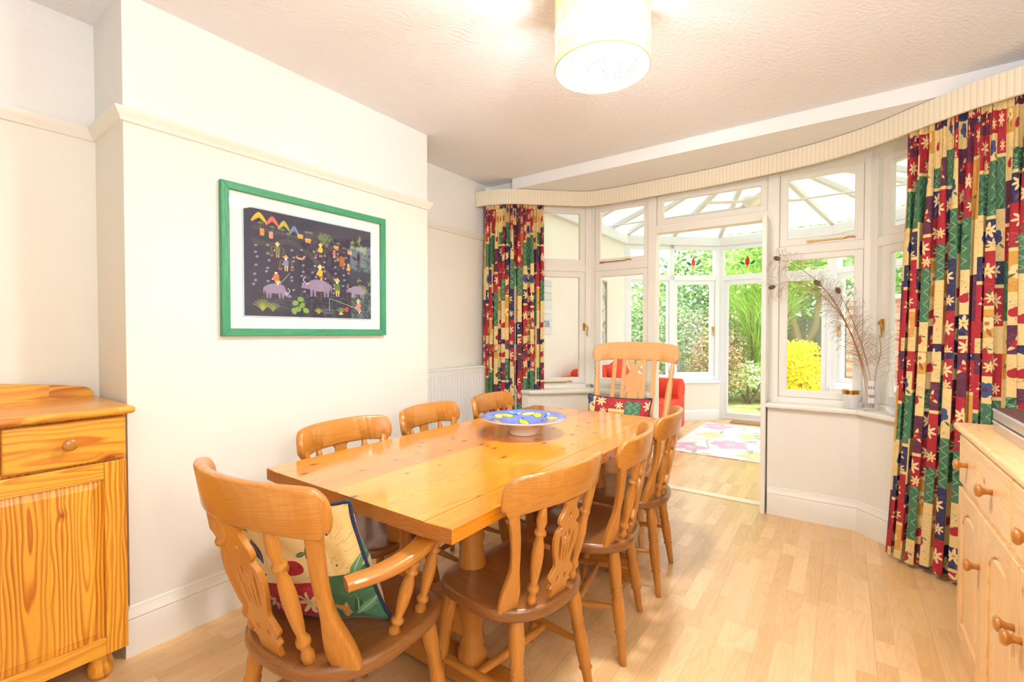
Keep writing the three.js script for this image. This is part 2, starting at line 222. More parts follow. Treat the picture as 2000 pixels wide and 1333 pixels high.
// ---------------------------------------------------------------- room shell
const CEIL = 2.545, XL = -2.6, XB = -2.245, XR = 0.9, ZB = 0.55, ZP = -3.25, ZN = -0.6, ZF = -2.19, RAIL = 2.06, SOFFIT = 2.458;
const U = (g, gr = 'x') => uvm(g, gr);
{
  const f = tag(part(scene, 'floor', U(box(-2.72, -0.16, 0.67, 1.02, -0.010, -7.36)), plainWhite), 'pale beech laminate floor running from the dining room into the conservatory', 'floor', null, 'structure');
  const bw = 0.195, bl = 1.2, geos = [], R = rng(5);
  for (let k = 0; k < 8; k++) { const g = uvm(box(0.0002, -0.0095, 0.0003, bw - 0.0002, 0, bl - 0.0003), 'z', 0, 0); const uv = g.attributes.uv; for (let i = 0; i < uv.count; i++) uv.setY(i, uv.getY(i) + k * bw); geos.push(g); }
  for (let r = 0; r < 18; r++) {
    const x = XL - 0.02 + r * bw; let z = ZB - bl + (r % 3) * 0.4 + R() * 0.08;
    for (; z > -7.45 - bl; z -= bl) {
      let z0 = z, g = geos[Math.floor(R() * 8)];
      const lim = -7.3 + Math.max(0, (-1.5 - (x + bw)) * 0.9) + Math.max(0, (x - -0.12) * 0.9);
      if (z0 + bl < lim) continue;
      const p = part(f, 'plank', g, mFloor); p.position.set(x, 0, z0);
    }
  }
  const wall = (name, parts, label) => { const g = thing(name, label, 'wall', [0, 0, 0], 0, null, 'structure'); parts.forEach(([n, geo, m]) => part(g, n, U(geo), m)); };
  const two = (x0, z0, x1, z1) => [['lower_wall', box(x0, 0, z0, x1, RAIL + 0.02, z1), cream], ['upper_wall', box(x0, RAIL + 0.02, z0, x1, CEIL, z1), paper]];
  wall('wall_left', two(-2.72, ZB, XL, ZP), 'cream painted side wall with embossed white paper above the picture rail');
  wall('wall_chimney_breast', two(XL, ZN, XB, ZF), 'projecting cream chimney breast with embossed white paper above the rail');
  wall('wall_right', two(XR, ZB, 1.02, ZP), 'cream side wall behind the pale pine sideboard');
  wall('wall_back', two(-2.72, ZB, 1.02, ZB + 0.12), 'cream end wall opposite the bay window');
  // end wall: piers each side of the bay, low bay walls, beam and the wall above
  wall('wall_bay', [
    ['pier', box(-2.72, 0, ZP, -2.335, SOFFIT, -3.4), cream], ['pier', box(0.635, 0, ZP, 1.02, SOFFIT, -3.4), cream],
    ['beam', box(-2.3, SOFFIT, ZP + 0.02, 0.9, CEIL, -3.3), plainWhite], ['lintel', box(-2.72, CEIL, ZP + 0.02, 1.02, 2.75, -3.3), plainWhite], ['soffit', box(-2.72, SOFFIT, -3.3, 1.02, 2.75, -3.93), plainWhite],
    ['house_wall', box(-2.72, 2.5, -3.42, 1.06, 3.6, -3.6), cream], ['house_wall', box(-2.72, 0, -3.4, -2.3, 2.6, -3.6), cream], ['house_wall', box(0.62, 0, -3.4, 1.06, 2.6, -3.6), cream],
    ['low_wall', prism([[-2.335, -3.2505], [-2.153, -3.2505], [-1.78, -3.65], [-1.27, -3.65], [-1.27, -3.86], [-1.9, -3.86], [-2.36, -3.37]], 0, 0.735), cream],
    ['low_wall', prism([[-0.43, -3.65], [0.08, -3.65], [0.453, -3.2505], [0.635, -3.2505], [0.66, -3.37], [0.2, -3.86], [-0.43, -3.86]], 0, 0.735), cream],
  ], 'bay end wall with low cream walls under the windows and a white beam above');
  tag(part(scene, 'ceiling', U(box(-2.72, CEIL, ZB + 0.12, 1.02, CEIL + 0.12, ZP + 0.02)), ceilMat), 'white textured plaster ceiling of the dining room', 'ceiling', null, 'structure');
  const skirt = [[0, 0], [0.02, 0], [0.02, 0.132], [0.016, 0.14], [0.019, 0.147], [0.014, 0.16], [0.008, 0.172], [0.006, 0.186], [0, 0.189]];
  const rail = [[0, 2.055], [0.01, 2.058], [0.013, 2.068], [0.02, 2.078], [0.03, 2.094], [0.032, 2.103], [0, 2.108]];
  const left = [[XL, ZB], [XL, ZN], [XB, ZN], [XB, ZF], [XL, ZF], [XL, ZP]];
  tag(part(scene, 'baseboard_left', U(sweep([...left, [-2.153, ZP], [-1.78, -3.65], [-1.275, -3.65]], skirt)), ivory), 'tall moulded ivory skirting round the chimney breast', 'skirting', null, 'structure');
  tag(part(scene, 'baseboard_right', U(sweep([[-0.425, -3.65], [0.08, -3.65], [0.453, ZP], [XR, ZP], [XR, ZB], [XL, ZB]], skirt)), ivory), 'tall moulded ivory skirting under the bay windowsill with glassware', 'skirting', null, 'structure');
  tag(part(scene, 'trim_1', U(sweep(left, rail)), ivory), 'ivory picture rail round the chimney breast and alcoves', 'picture rail', null, 'structure');
  tag(part(scene, 'trim_2', U(sweep([[XR, ZP], [XR, ZB], [XL, ZB]], rail)), ivory), 'ivory picture rail on the sideboard wall', 'picture rail', null, 'structure');
  // windowsills
  const sill = (pts) => { const g = prism(pts, 0.735, 0.767, 0.01); return U(g); };
  tag(part(scene, 'trim_3', sill([[-2.335, -3.25], [-2.118, -3.225], [-1.76, -3.605], [-1.262, -3.605], [-1.262, -3.85], [-1.9, -3.85], [-2.36, -3.36]]), ivory), 'ivory windowsill behind the tall spindle armchair', 'windowsill', null, 'structure');
  tag(part(scene, 'trim_4', sill([[-0.438, -3.605], [0.06, -3.605], [0.418, -3.225], [0.635, -3.25], [0.66, -3.36], [0.2, -3.85], [-0.438, -3.85]]), ivory), 'ivory windowsill carrying the glassware', 'windowsill', null, 'structure');
}
// pelmet: a curved board covered in fine striped paper
{
  const t = canvasTex(256, 64, (g, W, H) => { g.fillStyle = '#f2e9d2'; g.fillRect(0, 0, W, H); for (let i = 0; i < 8; i++) { g.fillStyle = '#e6dabb'; g.fillRect(i * 32, 0, 9, H); g.fillStyle = '#ece2c8'; g.fillRect(i * 32 + 14, 0, 4, H); } });
  t.repeat.set(1 / 0.2, 1);
  const pts = [[-2.595, -3.105], [-2.49, -3.115], [-2.29, -3.195], [-2.12, -3.35], [-1.96, -3.5], [-1.8, -3.63], [-1.62, -3.668], [-1.2, -3.67], [-0.8, -3.66], [-0.44, -3.615], [-0.14, -3.55], [0.1, -3.44], [0.22, -3.35], [0.34, -3.25], [0.49, -3.14], [0.65, -3.07], [0.895, -3.03]];
  const cv = new THREE.CatmullRomCurve3(pts.map(([x, z]) => V(x, 0, z))), N = 140, sp = cv.getSpacedPoints(N), L = cv.getLength();
  const g = flat(loft(sp.map((p, i) => { const d = cv.getTangentAt(i / N), n = V(-d.z, 0, d.x); return [[0, 2.333], [0.004, 2.33], [0.018, 2.33], [0.022, 2.334], [0.022, 2.454], [0, 2.457]].map(([o, y]) => V(p.x + n.x * (o - 0.022), y, p.z + n.z * (o - 0.022))); })));
  const g2 = toCreasedNormals(g, 0.5), P = g2.attributes.position, uv = new Float32Array(P.count * 2);
  for (let i = 0; i < P.count; i++) { let b = 0, bd = 9; const x = P.getX(i), z = P.getZ(i); for (let k = 0; k <= N; k++) { const d = (sp[k].x - x) ** 2 + (sp[k].z - z) ** 2; if (d < bd) { bd = d; b = k; } } uv[i * 2] = b / N * L; uv[i * 2 + 1] = P.getY(i); }
  g2.setAttribute('uv', new THREE.BufferAttribute(uv, 2));
  solo('pelmet', g2, M({ map: t, roughness: 0.75 }), 'long curved pelmet in cream striped paper over the bay window', 'pelmet');
}
// ---------------------------------------------------------------- bay windows
function planeGroup(name, a, b, label, category, kind = 'structure') { const g = thing(name, label, category, [a[0], 0, a[1]], Math.atan2(-(b[1] - a[1]), b[0] - a[0]), null, kind); return g; }
const ring = (u0, u1, y0, y1, w, z0, z1, r = 0.005) => merge([rbox(u0, y0, z0, u0 + w, y1, z1, r), rbox(u1 - w, y0, z0, u1, y1, z1, r), rbox(u0 + w * 0.8, y0, z0, u1 - w * 0.8, y0 + w, z1, r), rbox(u0 + w * 0.8, y1 - w, z0, u1 - w * 0.8, y1, z1, r)]);
const pane = (g, u0, u1, y0, y1, z = 0) => part(g, 'pane', new THREE.PlaneGeometry(u1 - u0, y1 - y0).translate((u0 + u1) / 2, (y0 + y1) / 2, z), glass);
function stay(g, u, y, z, len = 0.22) { const s = part(g, 'casement_stay', merge([rbox(u, y, z, u + len, y + 0.009, z + 0.012, 0.003), rbox(u - 0.01, y - 0.004, z - 0.006, u + 0.03, y + 0.012, z + 0.008, 0.003), tube([V(u + len, y + 0.005, z + 0.006), V(u + len + 0.03, y + 0.012, z + 0.014), V(u + len + 0.06, y + 0.006, z + 0.01)], 0.005, 8, 6)]), brass, 'brass casement stay'); return s; }
function catchHandle(g, u, y, z) { return part(g, 'window_catch', merge([rbox(u - 0.014, y - 0.035, z, u + 0.014, y + 0.035, z + 0.006, 0.003), new THREE.SphereGeometry(0.014, 10, 8).translate(u, y + 0.012, z + 0.016), tube([V(u, y + 0.012, z + 0.02), V(u + 0.02, y, z + 0.03), V(u + 0.018, y - 0.06, z + 0.026), V(u + 0.02, y - 0.08, z + 0.032)], 0.006, 12, 6)]), brass, 'brass window catch'); }
function casement(g, u0, u1, y0, y1, w) { part(g, 'sash', ring(u0, u1, y0, y1, w, -0.03, 0.012, 0.006), ivoryFrame); pane(g, u0 + w * 0.8, u1 - w * 0.8, y0 + w * 0.8, y1 - w * 0.8, -0.012); }
{
  const HEAD = 2.365, FLp = [-1.84, -3.79], FRp = [0.14, -3.79], c = Math.cos(47 * PI / 180), s = Math.sin(47 * PI / 180), LS = 0.74;
  const SL = [-1.84 - c * LS, -3.79 + s * LS], SR = [0.14 + c * LS, -3.79 + s * LS];
  const fr = (g, list) => part(g, 'frame', merge(list), ivoryFrame);
  // left splay: u runs from the pier towards the corner
  let g = planeGroup('window_1', SL, FLp, 'ivory splayed bay window beside the curtain at the chimney breast end', 'window');
  fr(g, [rbox(0, 0.76, -0.05, 0.06, HEAD, 0.02), rbox(LS - 0.06, 0.76, -0.05, LS + 0.03, HEAD, 0.03), rbox(0, HEAD - 0.03, -0.05, LS, 2.46, 0.02), rbox(0, 1.785, -0.05, LS, 1.845, 0.022), rbox(0, 0.755, -0.06, LS, 0.80, 0.03)]);
  casement(g, 0.06, LS - 0.055, 1.84, HEAD - 0.02, 0.052); casement(g, 0.06, LS - 0.055, 0.80, 1.79, 0.055);
  stay(g, LS - 0.46, 0.812, 0.012); catchHandle(g, LS - 0.066, 1.3, 0.012);
  g = planeGroup('window_2', FLp, [-1.26, -3.79], 'ivory bay window between the doorway and the splayed light', 'window');
  fr(g, [rbox(-0.03, 0.76, -0.05, 0.045, HEAD, 0.03), rbox(-0.02, HEAD - 0.02, -0.05, 0.6, 2.46, 0.02), rbox(0, 1.785, -0.05, 0.53, 1.845, 0.022), rbox(0, 0.755, -0.06, 0.53, 0.80, 0.03)]);
  casement(g, 0.045, 0.53, 1.84, HEAD - 0.01, 0.05); casement(g, 0.045, 0.53, 0.80, 1.79, 0.055);
  stay(g, 0.1, 1.856, 0.012);
  g = planeGroup('door_1', [-1.314, -3.79], [-0.38, -3.79], 'open doorway in the bay with an ivory frame leading to the conservatory', 'doorway');
  part(g, 'door_post', rbox(0, 0, -0.06, 0.066, HEAD, 0.035), ivoryFrame); part(g, 'door_post', rbox(0.862, 0, -0.06, 0.934, HEAD, 0.035), ivoryFrame);
  part(g, 'door_head', rbox(0.06, 2.05, -0.06, 0.87, 2.115, 0.03), ivoryFrame);
  part(g, 'jamb_lining', rbox(0.846, 0, 0.03, 0.876, 2.05, 0.185, 0.003), ivoryFrame); part(g, 'jamb_lining', rbox(0.05, 0, 0.03, 0.08, 0.74, 0.185, 0.003), ivoryFrame);
  part(g, 'threshold_strip', uvm(rbox(0.066, 0, -0.05, 0.862, 0.006, 0.03, 0.003), 'x'), M({ color: '#efe2c4', roughness: 0.4 }));
  g = planeGroup('window_3', [-1.314, -3.79], [-0.38, -3.79], 'wide shallow ivory fanlight above the doorway', 'window');
  fr(g, [rbox(0.06, HEAD - 0.02, -0.05, 0.9, 2.46, 0.02)]); casement(g, 0.066, 0.862, 2.112, HEAD - 0.01, 0.05);
  g = planeGroup('window_4', [-0.38, -3.79], FRp, 'ivory bay window above the sill with feathers and tumbler', 'window');
  fr(g, [rbox(0.475, 0.76, -0.05, 0.55, HEAD, 0.03), rbox(-0.02, HEAD - 0.02, -0.05, 0.54, 2.46, 0.02), rbox(-0.01, 1.79, -0.05, 0.52, 1.85, 0.022), rbox(-0.01, 0.755, -0.06, 0.52, 0.80, 0.03)]);
  casement(g, 0, 0.475, 1.85, HEAD - 0.005, 0.05); casement(g, 0, 0.475, 0.80, 1.80, 0.05);
  stay(g, 0.17, 1.866, 0.012, 0.2);
  g = planeGroup('window_5', FRp, SR, 'ivory splayed bay window half hidden by the long curtain beside the pale sideboard', 'window');
  fr(g, [rbox(-0.03, 0.76, -0.05, 0.06, HEAD, 0.03), rbox(LS - 0.06, 0.76, -0.05, LS, HEAD, 0.02), rbox(0, HEAD - 0.03, -0.05, LS, 2.46, 0.02), rbox(0, 1.79, -0.05, LS, 1.85, 0.022), rbox(0, 0.755, -0.06, LS, 0.80, 0.03)]);
  casement(g, 0.075, LS - 0.06, 1.845, HEAD - 0.02, 0.055); casement(g, 0.075, LS - 0.06, 0.80, 1.80, 0.06);
  catchHandle(g, 0.09, 1.3, 0.012);
}
// ---------------------------------------------------------------- conservatory
const C0 = [-2.55, -6.35], C1 = [-1.5, -7.3], C2 = [-0.12, -7.3], C3 = [0.93, -6.35], EB = 2.5, ET = 2.64, RIDGE = V(-0.825, 3.27, -5.83), XCR = 0.93, XCL = -2.55;
const tulip = (g, u, y, z, k = 1) => {
  const sh = (pts, col, n) => { const s = new THREE.Shape(pts.map(([a, b]) => new THREE.Vector2(a * k, b * k))); part(g, n, new THREE.ExtrudeGeometry(s, { depth: 0.004, bevelEnabled: false }).translate(u, y, z), M({ color: col, roughness: 0.2, transmission: 0.55, thickness: 0 }), null); };
  sh([[0, 0.09], [0.026, 0.03], [0.028, -0.02], [0.012, -0.045], [-0.012, -0.045], [-0.028, -0.02], [-0.026, 0.03]], '#e23a3c', 'stained_glass_petal');
  sh([[-0.012, -0.046], [0.012, -0.046], [0.02, -0.06], [0.012, -0.085], [-0.012, -0.085], [-0.02, -0.06]], '#ffd21f', 'stained_glass_base');
  for (const m of [-1, 1]) sh([[0.03 * m, -0.03], [0.05 * m, 0.0], [0.075 * m, 0.015], [0.105 * m, 0.01], [0.085 * m, -0.018], [0.055 * m, -0.038]], '#17a05a', 'stained_glass_leaf');
};
{
  const cw = thing('wall_conservatory', 'cream solid side wall of the conservatory behind the red sofa', 'wall', [0, 0, 0], 0, null, 'structure');
  part(cw, 'side_wall', U(box(-2.67, 0, -3.6, XCL, EB, -6.42)), cream);
  const dw = thing('wall_conservatory_low', 'low cream walls with white sills under the conservatory windows', 'wall', [0, 0, 0], 0, null, 'structure');
  const lowL = [[-2.56, -6.12], [-1.53, -7.11], [-1.47, -7.17], [-1.47, -7.36], [-1.56, -7.38], [-2.66, -6.4]];
  part(dw, 'low_wall', U(prism(lowL, 0, 0.53)), cream); part(dw, 'window_ledge', U(prism(lowL.map(([x, z], i) => (i < 3 ? [x + 0.03, z + 0.03] : [x, z])), 0.53, 0.556, 0.008)), upvc);
  const lowR = [[-0.15, -7.36], [-0.15, -7.17], [0.86, -6.2], [0.83, -6.1], [0.83, -3.6], [1.02, -3.6], [1.02, -6.4], [-0.06, -7.38]];
  part(dw, 'low_wall', U(prism(lowR, 0, 0.53)), cream); part(dw, 'window_ledge', U(prism(lowR, 0.53, 0.556, 0.008)), upvc);
  part(dw, 'skirting', U(sweep([[-2.55, -6.12], [-1.53, -7.11], [-1.475, -7.165]], [[0, 0], [0.02, 0], [0.02, 0.12], [0.012, 0.14], [0, 0.15]])), upvc);
  // glazed facets
  const unit = (name, a, b, label, lights, opts = {}) => {
    const g = planeGroup(name, a, b, label, 'window'), L = Math.hypot(b[0] - a[0], b[1] - a[1]), y0 = opts.y0 ?? 0.556;
    const posts = [rbox(-0.035, y0, -0.06, 0.07, EB, 0.03), rbox(L - 0.07, y0, -0.06, L + 0.035, EB, 0.03), rbox(0, EB - 0.055, -0.06, L, EB, 0.025), rbox(0, 2.0, -0.06, L, 2.075, 0.025), rbox(0, y0, -0.06, L, y0 + 0.06, 0.025)];
    for (const u of lights.slice(1, -1)) posts.push(rbox(u - 0.035, y0, -0.06, u + 0.035, EB, 0.025));
    part(g, 'frame', merge(posts), upvc);
    for (let i = 0; i < lights.length - 1; i++) {
      const u0 = lights[i] + (i ? 0.035 : 0.07), u1 = lights[i + 1] - (i < lights.length - 2 ? 0.035 : 0.07), m = (u0 + u1) / 2;
      part(g, 'sash', ring(u0 - 0.005, u1 + 0.005, y0 + 0.055, 2.005, (opts.sash ?? []).includes(i) ? 0.062 : 0.028, -0.045, 0.012), upvc);
      pane(g, u0, u1, y0 + 0.06, 2.0, -0.02); pane(g, u0, u1, 2.07, EB - 0.05, -0.02); tulip(g, m, 2.26, -0.024);
      if ((opts.sash ?? []).includes(i)) part(g, 'window_handle', merge([rbox((opts.hs ? u0 + 0.01 : u1 - 0.04), 1.28, 0.012, (opts.hs ? u0 + 0.04 : u1 - 0.01), 1.34, 0.03, 0.004), rbox((opts.hs ? u0 + 0.018 : u1 - 0.032), 1.2, 0.026, (opts.hs ? u0 + 0.034 : u1 - 0.016), 1.32, 0.042, 0.005)]), brass, 'gold window handle');
    }
    return g;
  };
  const LF = Math.hypot(1.05, 0.95);
  unit('window_6', C0, C1, 'white conservatory window facet behind the red sofa arm', [0, LF - 0.655 - 0.075, LF], { sash: [1] });
  unit('window_7', C2, C3, 'white angled conservatory window facet facing the brick wall', [0, 0.62, LF], { sash: [0], hs: true });
  unit('window_8', C3, [0.93, -3.62], 'white side windows of the conservatory along the brick wall', [0, 0.68, 1.36, 2.04, 2.73]);
  // french doors
  const dg = planeGroup('door_2', C1, C2, 'white glazed double doors of the conservatory opening to the lawn', 'door'), LD = 1.38;
  part(dg, 'door_frame', merge([rbox(-0.03, 0, -0.06, 0.07, EB, 0.03), rbox(LD - 0.07, 0, -0.06, LD + 0.03, EB, 0.03), rbox(0, EB - 0.055, -0.06, LD, EB, 0.025), rbox(0, 2.0, -0.06, LD, 2.075, 0.025), rbox(0.66, 2.0, -0.06, 0.73, EB, 0.025), rbox(0, 0, -0.06, LD, 0.03, 0.02)]), upvc);
  for (const [a, b] of [[0.06, 0.69], [0.7, 1.32]]) {
    const lf = part(dg, 'door_leaf', ring(a, b, 0.025, 2.005, 0.068, -0.05, 0.014), upvc); pane(lf, a + 0.06, b - 0.06, 0.085, 1.945, -0.02);
    part(lf, 'door_handle', merge([rbox(a < 0.5 ? b - 0.045 : a + 0.02, 0.98, 0.014, a < 0.5 ? b - 0.02 : a + 0.045, 1.16, 0.022, 0.004), rbox(a < 0.5 ? b - 0.13 : a + 0.03, 1.08, 0.03, a < 0.5 ? b - 0.03 : a + 0.13, 1.1, 0.048, 0.005)]), brass, 'gold lever handle');
    const u0 = a < 0.5 ? 0.07 : 0.73, u1 = a < 0.5 ? 0.66 : LD - 0.07; pane(dg, u0, u1, 2.07, EB - 0.05, -0.02); tulip(dg, a < 0.5 ? 0.37 : 1.035, 2.25, -0.024);
  }
  // eaves beam, roof bars and polycarbonate panels
  const rf = thing('ceiling_conservatory', 'white pitched conservatory roof of pale translucent panels between grey bars', 'roof', [0, 0, 0], 0, null, 'structure');
  const eaves = [[XCL, -3.6], C0, C1, C2, C3, [XCR, -3.6]];
  part(rf, 'eaves_beam', U(sweep(eaves, [[-0.09, EB], [0.05, EB], [0.055, EB + 0.01], [0.055, ET - 0.02], [0.02, ET], [-0.09, ET]])), upvc);
  const poly = M({ color: '#f6fbff', roughness: 0.92, transmission: 0.22, thickness: 0, ior: 1.3 }), barM = M({ color: '#d9d8d2', roughness: 0.45 });
  const rp = (z) => V(RIDGE.x, RIDGE.y, z), zs = [-3.6, -4.16, -4.72, -5.28, -5.83];
  const edge = [];   // [eaves point, ridge point]
  for (const z of zs) edge.push([V(XCL, ET, z), rp(z)]);
  const e = (p) => V(p[0], ET, p[1]), mid = (p, q) => V((p[0] + q[0]) / 2, ET, (p[1] + q[1]) / 2);
  edge.push([e(C0), RIDGE], [mid(C0, C1), RIDGE], [e(C1), RIDGE], [mid(C1, C2), RIDGE], [e(C2), RIDGE], [mid(C2, C3), RIDGE], [e(C3), RIDGE]);
  for (const z of [...zs].reverse()) edge.push([V(XCR, ET, z), rp(z)]);
  for (let i = 0; i < edge.length; i++) {
    const [a, b] = edge[i], d = b.clone().sub(a).normalize();
    const side = d.clone().cross(V(0, 1, 0)).normalize(), up = side.clone().cross(d).normalize();
    part(rf, 'glazing_bar', loft([a, b].map((p) => rrect(p, side, up, 0.028, 0.032, 0.006))), barM);
    if (i) { const [a0, b0] = edge[i - 1], o = V(0, 0.02, 0), q = b0.distanceTo(b) < 1e-3 ? [a0, a, b] : [a0, a, b, b0], pos = [], add = (...v) => v.forEach((w) => pos.push(w.x, w.y + 0.02, w.z)); add(q[0], q[1], q[2]); if (q[3]) add(q[0], q[2], q[3]);
      const g = new THREE.BufferGeometry(); g.setAttribute('position', new THREE.Float32BufferAttribute(pos, 3)); g.computeVertexNormals(); part(rf, 'roof_panel', g, poly); }
  }
  part(rf, 'ridge_beam', rbox(RIDGE.x - 0.05, 3.2, -3.6, RIDGE.x + 0.05, 3.33, -5.9, 0.01), upvc);
  part(rf, 'tie_rod', new THREE.CylinderGeometry(0.011, 0.011, XCR - XCL, 10).rotateZ(PI / 2).translate((XCR + XCL) / 2, 2.64, -5.73), barM);
}
// ---------------------------------------------------------------- curtains
function curtain(name, pts, top, bot, seed, label, flare, folds, width, push) {
  const cv = new THREE.CatmullRomCurve3(pts.map(([x, z]) => V(x, 0, z))), N = 420, Mv = 46, L = cv.getLength(), pos = [], uv = [], idx = [], R = rng(seed);
  const ph = Array.from({ length: 40 }, () => R() * 2 - 1);
  const mid = cv.getPointAt(0.5);
  const smooth = (k) => { const i = Math.floor(k), f = k - i; return lerp(ph[i % 40], ph[(i + 1) % 40], f * f * (3 - 2 * f)); };
  for (let j = 0; j <= Mv; j++) {
    const v = j / Mv, y = lerp(top, bot, v);
    let arc = 0, prev = null;
    for (let i = 0; i <= N; i++) {
      const s = i / N, p = cv.getPointAt(s), d = cv.getTangentAt(s), n = V(-d.z, 0, d.x);
      const w = s * folds + 0.42 * smooth(s * folds * 0.8), tight = Math.sin(w * 4 * PI + 1);
      const A = lerp(0.02, 0.042, sstep(0, 0.3, v)) * (0.75 + 0.35 * smooth(s * 13 + 7)), B = 0.007 * (1 - sstep(0.05, 0.4, v));
      const rdg = Math.abs(Math.sin(w * PI + 0.25 * v * smooth(s * 17 + 3))) ** 0.75 * 2 - 1, off = A * rdg + push * v * v + B * tight + 0.01 * v * smooth(s * 7 + v * 2 + 11);
      p.x += (p.x - mid.x) * flare * v * v * 0.12; p.z += (p.z - mid.z) * flare * v * v * 0.12;
      const slide = 0.012 * Math.sin(w * 4 * PI) * sstep(0, 0.3, v);
      const q = V(p.x + n.x * off + d.x * slide, y + (j === Mv ? 0.006 * smooth(s * 9 + 5) : 0), p.z + n.z * off + d.z * slide);
      if (prev) arc += Math.hypot(q.x - prev.x, q.z - prev.z); prev = q;
      pos.push(q.x, q.y, q.z); uv.push(s * width, y);
    }
  }
  for (let j = 0; j < Mv; j++) for (let i = 0; i < N; i++) { const a = j * (N + 1) + i, b = a + 1, c = a + N + 1, d = c + 1; idx.push(a, c, b, b, c, d); }
  const g = new THREE.BufferGeometry(); g.setAttribute('position', new THREE.Float32BufferAttribute(pos, 3)); g.setAttribute('uv', new THREE.Float32BufferAttribute(uv, 2)); g.setIndex(idx); g.computeVertexNormals();
  return solo(name, g, mCurtain, label, 'curtain');
}
curtain('curtain', [[-2.545, -3.165], [-2.42, -3.175], [-2.29, -3.24], [-2.17, -3.355], [-2.1, -3.42]], 2.34, 0.03, 3, 'long patchwork print curtain drawn back beside the radiator', -0.3, 11, 1.9, 0.02);
curtain('curtain', [[0.27, -3.36], [0.36, -3.285], [0.5, -3.185], [0.66, -3.115], [0.84, -3.09]], 2.34, 0.03, 14, 'long patchwork print curtain drawn back beside the pale pine sideboard', 0.9, 13, 2.5, 0.07);

// ---------------------------------------------------------------- table
// sort the triangles of a board: sides first, sawn ends second
function endGrain(g) {
  const p = g.attributes.position, n = p.count / 3, side = [], end = [], a = V(), b = V(), c = V();
  for (let i = 0; i < n; i++) { a.fromBufferAttribute(p, i * 3); b.fromBufferAttribute(p, i * 3 + 1); c.fromBufferAttribute(p, i * 3 + 2); const q = b.sub(a).cross(c.sub(a)).normalize(); (Math.abs(q.z) > 0.7 ? end : side).push(i * 3, i * 3 + 1, i * 3 + 2); }
  g.setIndex([...side, ...end]); g.clearGroups(); g.addGroup(0, side.length, 0); g.addGroup(side.length, end.length, 1); return g;
}
const TX = -1.245, TZ0 = -0.845, TZ1 = -2.66, TW = 0.925, TH = 0.76;
{
  const t = thing('dining_table', 'honey pine trestle dining table with knotty plank top and turned legs', 'table', [TX, 0, 0]);
  const n = 9, x0 = -TW / 2, bw = TW / n;
  for (let k = 0; k < n; k++) {
    const a = x0 + k * bw, rim = k === 0 || k === n - 1, g = flat(rim ? rbox(a + (k ? 0 : 0), TH - 0.042, TZ1, a + bw, TH, TZ0, 0.004, 2) : box(a, TH - 0.042, TZ1 + 0.001, a + bw, TH, TZ0 - 0.001)), p = g.attributes.position;
    if (rim) for (let i = 0; i < p.count; i++) for (const zc of [TZ0, TZ1]) { const ex = k ? x0 + TW : x0, dx = Math.abs(p.getX(i) - ex), dz = Math.abs(p.getZ(i) - zc); if (dx < 0.03 && dz < 0.03) { p.setX(i, p.getX(i) - Math.sign(ex) * 0.009 * (1 - dz / 0.03)); p.setZ(i, p.getZ(i) + (zc === TZ0 ? -1 : 1) * 0.009 * (1 - dx / 0.03)); } }
    part(t, 'plank', endGrain(uvm(g, 'z', 0.845, -x0)), [mTable, mEnd]);
  }
  const col = [[0.045, 0], [0.052, 0.03], [0.052, 0.07], [0.040, 0.1], [0.046, 0.13], [0.040, 0.16], [0.036, 0.2], [0.05, 0.34], [0.056, 0.46], [0.05, 0.6], [0.038, 0.74], [0.046, 0.79], [0.038, 0.82], [0.05, 0.87], [0.05, 1]];
  for (const z of [-1.24, -2.27]) {
    for (const s of [-1, 1]) part(t, 'leg', wood(lathed(col, V(s * 0.19, 0.10, z), V(s * 0.19, 0.66, z), 20), 'y'), mBeech);
    part(t, 'foot', wood(merge([rbox(-0.40, 0.02, z - 0.045, 0.40, 0.105, z + 0.045, 0.018, 3), rbox(-0.40, 0, z - 0.045, -0.30, 0.03, z + 0.045, 0.006), rbox(0.30, 0, z - 0.045, 0.40, 0.03, z + 0.045, 0.006)]), 'x'), mBeech);
    part(t, 'bearer', wood(rbox(-0.38, 0.655, z - 0.04, 0.38, TH - 0.043, z + 0.04, 0.01), 'x'), mBeech);
    part(t, 'rail_block', wood(rbox(-0.19, 0.19, z - 0.035, 0.19, 0.29, z + 0.035, 0.008), 'x'), mBeech);
  }
  part(t, 'stretcher', wood(rbox(-0.045, 0.2, -2.33, 0.045, 0.275, -1.18, 0.008), 'z'), mBeech);
  for (const z of [-1.165, -2.345]) part(t, 'peg', wood(rbox(-0.02, 0.17, z - 0.012, 0.02, 0.31, z + 0.012, 0.005), 'y'), mBeech);
}
// ---------------------------------------------------------------- chairs (local: origin on the floor under the seat, front is +z)
const legProf = [[0.0, 0], [0.0125, 0.001], [0.0135, 0.05], [0.0165, 0.2], [0.0175, 0.262], [0.023, 0.28], [0.0175, 0.298], [0.021, 0.33], [0.0235, 0.45], [0.0225, 0.56], [0.0185, 0.6], [0.0235, 0.615], [0.0185, 0.632], [0.0235, 0.648], [0.0185, 0.664], [0.0235, 0.68], [0.0195, 0.702], [0.024, 0.8], [0.0235, 0.9], [0.02, 1]];
const strProf = [[0.009, 0], [0.012, 0.1], [0.0165, 0.36], [0.014, 0.4], [0.018, 0.43], [0.015, 0.46], [0.0185, 0.5], [0.015, 0.54], [0.018, 0.57], [0.014, 0.6], [0.0165, 0.64], [0.012, 0.9], [0.009, 1]];
const plainStr = [[0.008, 0], [0.0125, 0.3], [0.0145, 0.5], [0.0125, 0.7], [0.008, 1]];
